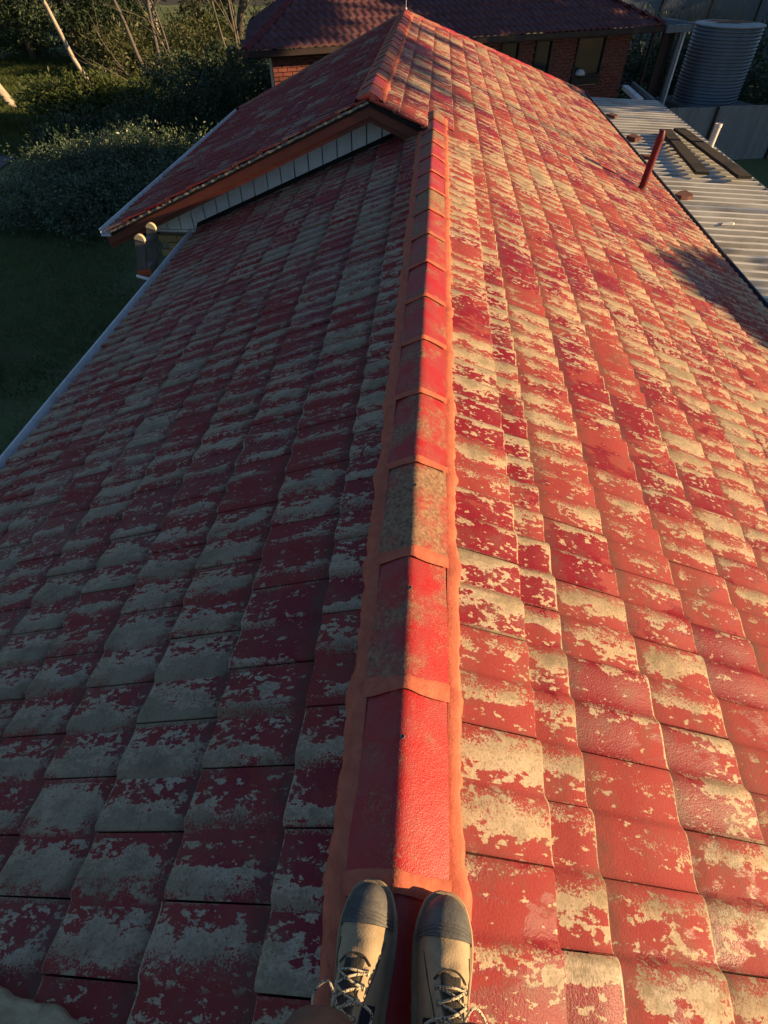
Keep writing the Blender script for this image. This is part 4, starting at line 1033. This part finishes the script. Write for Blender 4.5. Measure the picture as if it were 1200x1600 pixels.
def boot(loc, rz, roll, mirror, label, seed):
    Mx = Matrix.Translation(V3(loc)) @ Matrix.Rotation(rz, 4, 'Z') @ Matrix.Rotation(roll, 4, 'Y')
    def put(mb, name, mat, parent, smooth=True, angle=50, kind=None):
        mb.V = [tuple(Mx @ V3((v[0]*mirror, v[1], v[2]))) for v in mb.V]
        if mirror < 0: mb.F = [f[::-1] for f in mb.F]
        return mb.build(name, M[mat], parent, smooth, kind, angle)
    ys = np.concatenate([np.linspace(-.012, .24, 34), np.linspace(.245, .311, 22)]); as_ = np.linspace(0, math.pi, 33)
    g = random.Random(seed); V, F = grid_patch(ys, as_, 0, False)
    V = [v+V3((0, 0, (.0020*math.sin(v.y*150+v.x*35+1.3*math.sin(v.x*70))+.0012*math.sin(v.y*290-v.x*90))*math.exp(-((v.y-.195)/.03)**2))) for v in V]
    ub = put(MB().add(V, [f[::-1] for f in F]), 'boot', 'tan', person)
    if label: ub['label'] = label
    # toe cap with stitched ridges at its rear edge
    for y0, off in ((.226, .0032),):
        yy = [.236, .2375]+list(np.linspace(.240, .3105, 24)); V, F = grid_patch(yy, np.linspace(.02, math.pi-.02, 33), off)
        tc = put(MB().add(V, [f[::-1] for f in F]), 'toe_cap', 'rubber', ub)
    for q in (.246, .252, .258):
        mb = MB(); mb.tube([bsurf(q-.010*abs(math.cos(a))**2, a, .0036) for a in np.linspace(.12, math.pi-.12, 26)], .0013, 5); put(mb, 'stitch_ridge', 'rubber', tc)
    # sole with lugs
    pts = []
    for s_ in (1, -1):
        seq = BY if s_ > 0 else BY[::-1]
        for i, y in enumerate(seq):
            w_ = (interp(y, BW)+.009)*s_; yo = y + (.007 if y > .29 else -.006 if y < .01 else 0)
            if s_ < 0 and y > .12: w_ *= 1.04
            pts.append((w_, yo))
    fine_ = []
    for i in range(len(pts)):
        a, b = pts[i], pts[(i+1) % len(pts)]
        m = max(1, int(math.hypot(b[0]-a[0], b[1]-a[1])/.008))
        for k in range(m): fine_.append((a[0]+(b[0]-a[0])*k/m, a[1]+(b[1]-a[1])*k/m))
    n = len(fine_); V = []
    for lev, (z, sc, lug) in enumerate([(0, .98, 1), (.014, 1.0, 1), (.016, 1.0, 0), (.021, 1.015, 0), (.027, 1.005, 0), (.031, .96, 0), (.031, .75, 0)]):
        for i, (x, y) in enumerate(fine_):
            l = -.0035 if (lug and (i % 4) < 2) else 0
            cx = 0; r = math.hypot(x, y-.15); f = sc+l/max(r, .02); V.append((x*f, .15+(y-.15)*(1+(f-1)*.35), z))
    F = [(L_*n+i, L_*n+(i+1) % n, (L_+1)*n+(i+1) % n, (L_+1)*n+i) for L_ in range(6) for i in range(n)] + [tuple(range(n))[::-1]]
    put(MB().add(V, [f if mirror*0+1 else f for f in [q[::-1] for q in F]]), 'sole', 'sole', ub, True, 35)
    # side panels
    for a0, a1 in ((.30, .86), (math.pi-.86, math.pi-.30)):
        V, F = grid_patch(list(np.linspace(.062, .128, 12)), list(np.linspace(a0, a1, 10)), .0022); put(MB().add(V, [f[::-1] for f in F]), 'side_panel', 'navy', ub)
    # tongue and vamp edge
    V, F = grid_patch(list(np.linspace(.075, .188, 16)), list(np.linspace(1.22, math.pi-1.22, 10)), .003); put(MB().add(V, [f[::-1] for f in F]), 'tongue', 'tongue', ub)
    for s_ in (1, -1):   # eyestay flaps
        def aa(x): return x if s_ > 0 else math.pi-x
        V, F = grid_patch(list(np.linspace(.055, .176, 16)), sorted([aa(x) for x in np.linspace(.90, 1.24, 7)]), .0042); put(MB().add(V, [f[::-1] for f in F]), 'eyestay', 'tan', ub)
    mb = MB(); mb.tube([bsurf(.176+.016*math.sin((a-1.0)/1.14*math.pi), a, .0022) for a in np.linspace(1.0, math.pi-1.0, 16)], .0016, 5); put(mb, 'vamp_seam', 'tongue', ub)
    for s_ in (1, -1):
        mb = MB(); mb.tube([bsurf(y, (.62 if s_ > 0 else math.pi-.62)+.25*math.sin(y*16), .0006) for y in np.linspace(.05, .215, 18)], .0010, 5); put(mb, 'seam', 'tongue', ub)
    # eyelets and laces
    eyes = [.166, .146, .126, .106, .086]
    for y in eyes:
        for s_ in (1, -1):
            a = 1.10 if s_ > 0 else math.pi-1.10; p = bsurf(y, a, .0055); nrm = (bsurf(y, a, .02)-bsurf(y, a, 0)).normalized(); t1 = nrm.orthogonal().normalized(); t2 = nrm.cross(t1)
            mb = MB(); mb.tube([p+t1*.0042*math.cos(q)+t2*.0042*math.sin(q) for q in np.linspace(0, 2*math.pi, 13)], .0014, 5, False); put(mb, 'eyelet', 'eyelet', ub)
    def L_(s_, y, o_=.006): return bsurf(y, 1.10 if s_ > 0 else math.pi-1.10, o_)
    def C_(y, o_=.010): return bsurf(y, math.pi/2, o_)
    runs = [[L_(1, .166), C_(.168, .0085), L_(-1, .166)]]
    for i in range(4):
        runs.append([L_(1, eyes[i]), C_((eyes[i]+eyes[i+1])/2+.002, .010), L_(-1, eyes[i+1])]); runs.append([L_(-1, eyes[i]), C_((eyes[i]+eyes[i+1])/2-.002, .0125), L_(1, eyes[i+1])])
    for r_ in runs: mb = MB(); mb.tube(spline(r_, 7), .0021, 6); put(mb, 'lace', 'lace', ub)
    K = C_(.112, .017)
    for s_, h in ((1, .012), (-1, .008)):   # two bow loops and two loose ends
        o1 = V3((s_*.022, .016 if s_ > 0 else .034, -.002)); o2 = V3((s_*.050, .002 if s_ > 0 else .016, -.020)); o3 = V3((s_*.036, -.026 if s_ > 0 else -.012, -.008))
        mb = MB(); mb.tube(spline([K, K+o1+V3((0, 0, h)), K+o2, K+o3+V3((0, 0, h*.4)), K+V3((0, -.004, .002))], 9), .0021, 6); put(mb, 'lace_loop', 'lace', ub)
        mb = MB(); mb.tube(spline([K, K+V3((s_*.022, -.020, .006)), K+V3((s_*.044, -.030, -.022)), K+V3((s_*.050, -.062, -.040))], 9), .0021, 6); put(mb, 'lace_end', 'lace', ub)
    mb = MB(); mb.tube(spline([K+V3((-.008, -.004, .001)), K+V3((0, .002, .006)), K+V3((.008, -.003, .001))], 6), .0045, 7); put(mb, 'lace_knot', 'lace', ub)
    return ub, Mx
bl_, ML = boot((-.058, -.112, -.012), R(-2.5), R(-9), 1, 'left boot, mostly in shade with its lace bow on the sunny side', 1)
br_, MR = boot((.074, -.122, -.004), R(-4), R(6), -1, 'right boot, sunlit on its outer side', 2)
# trousers: one continuous body of both legs up to the waist
def ring(c, rx, ry, n=20, ph=0):
    return [V3(c)+V3((rx*math.cos(2*math.pi*i/n+ph), ry*math.sin(2*math.pi*i/n+ph), 0)) for i in range(n)]
sk = bpy.data.meshes.new('trousers')
jv = [(0, -.40, .92), (0, -.40, 1.02), (-.10, -.38, .84), (-.130, -.13, .50), (-.104, -.040, .22), (-.098, -.048, .165), (.11, -.38, .84), (.140, -.12, .50), (.114, -.048, .22), (.106, -.056, .165)]
je = [(0, 1), (0, 2), (2, 3), (3, 4), (4, 5), (0, 6), (6, 7), (7, 8), (8, 9)]
jr = [.15, .16, .092, .070, .060, .058, .092, .070, .060, .058]
sk.from_pydata(jv, je, []); sk.skin_vertices or None
tro = link('trousers', sk, M['trouser'], person)
md = tro.modifiers.new('skin', 'SKIN'); md.use_smooth_shade = True
if not sk.skin_vertices: sk.attributes
try:
    lay_ = sk.skin_vertices[0].data
    for i, r_ in enumerate(jr): lay_[i].radius = (r_, r_); lay_[i].use_root = (i == 0)
except Exception as ex: print('skin', ex)
ss = tro.modifiers.new('smooth', 'SUBSURF'); ss.levels = ss.render_levels = 3
tx = bpy.data.textures.new('creases', 'CLOUDS'); tx.noise_scale = .055
dp = tro.modifiers.new('creases', 'DISPLACE'); dp.texture = tx; dp.strength = .022; dp.mid_level = .5
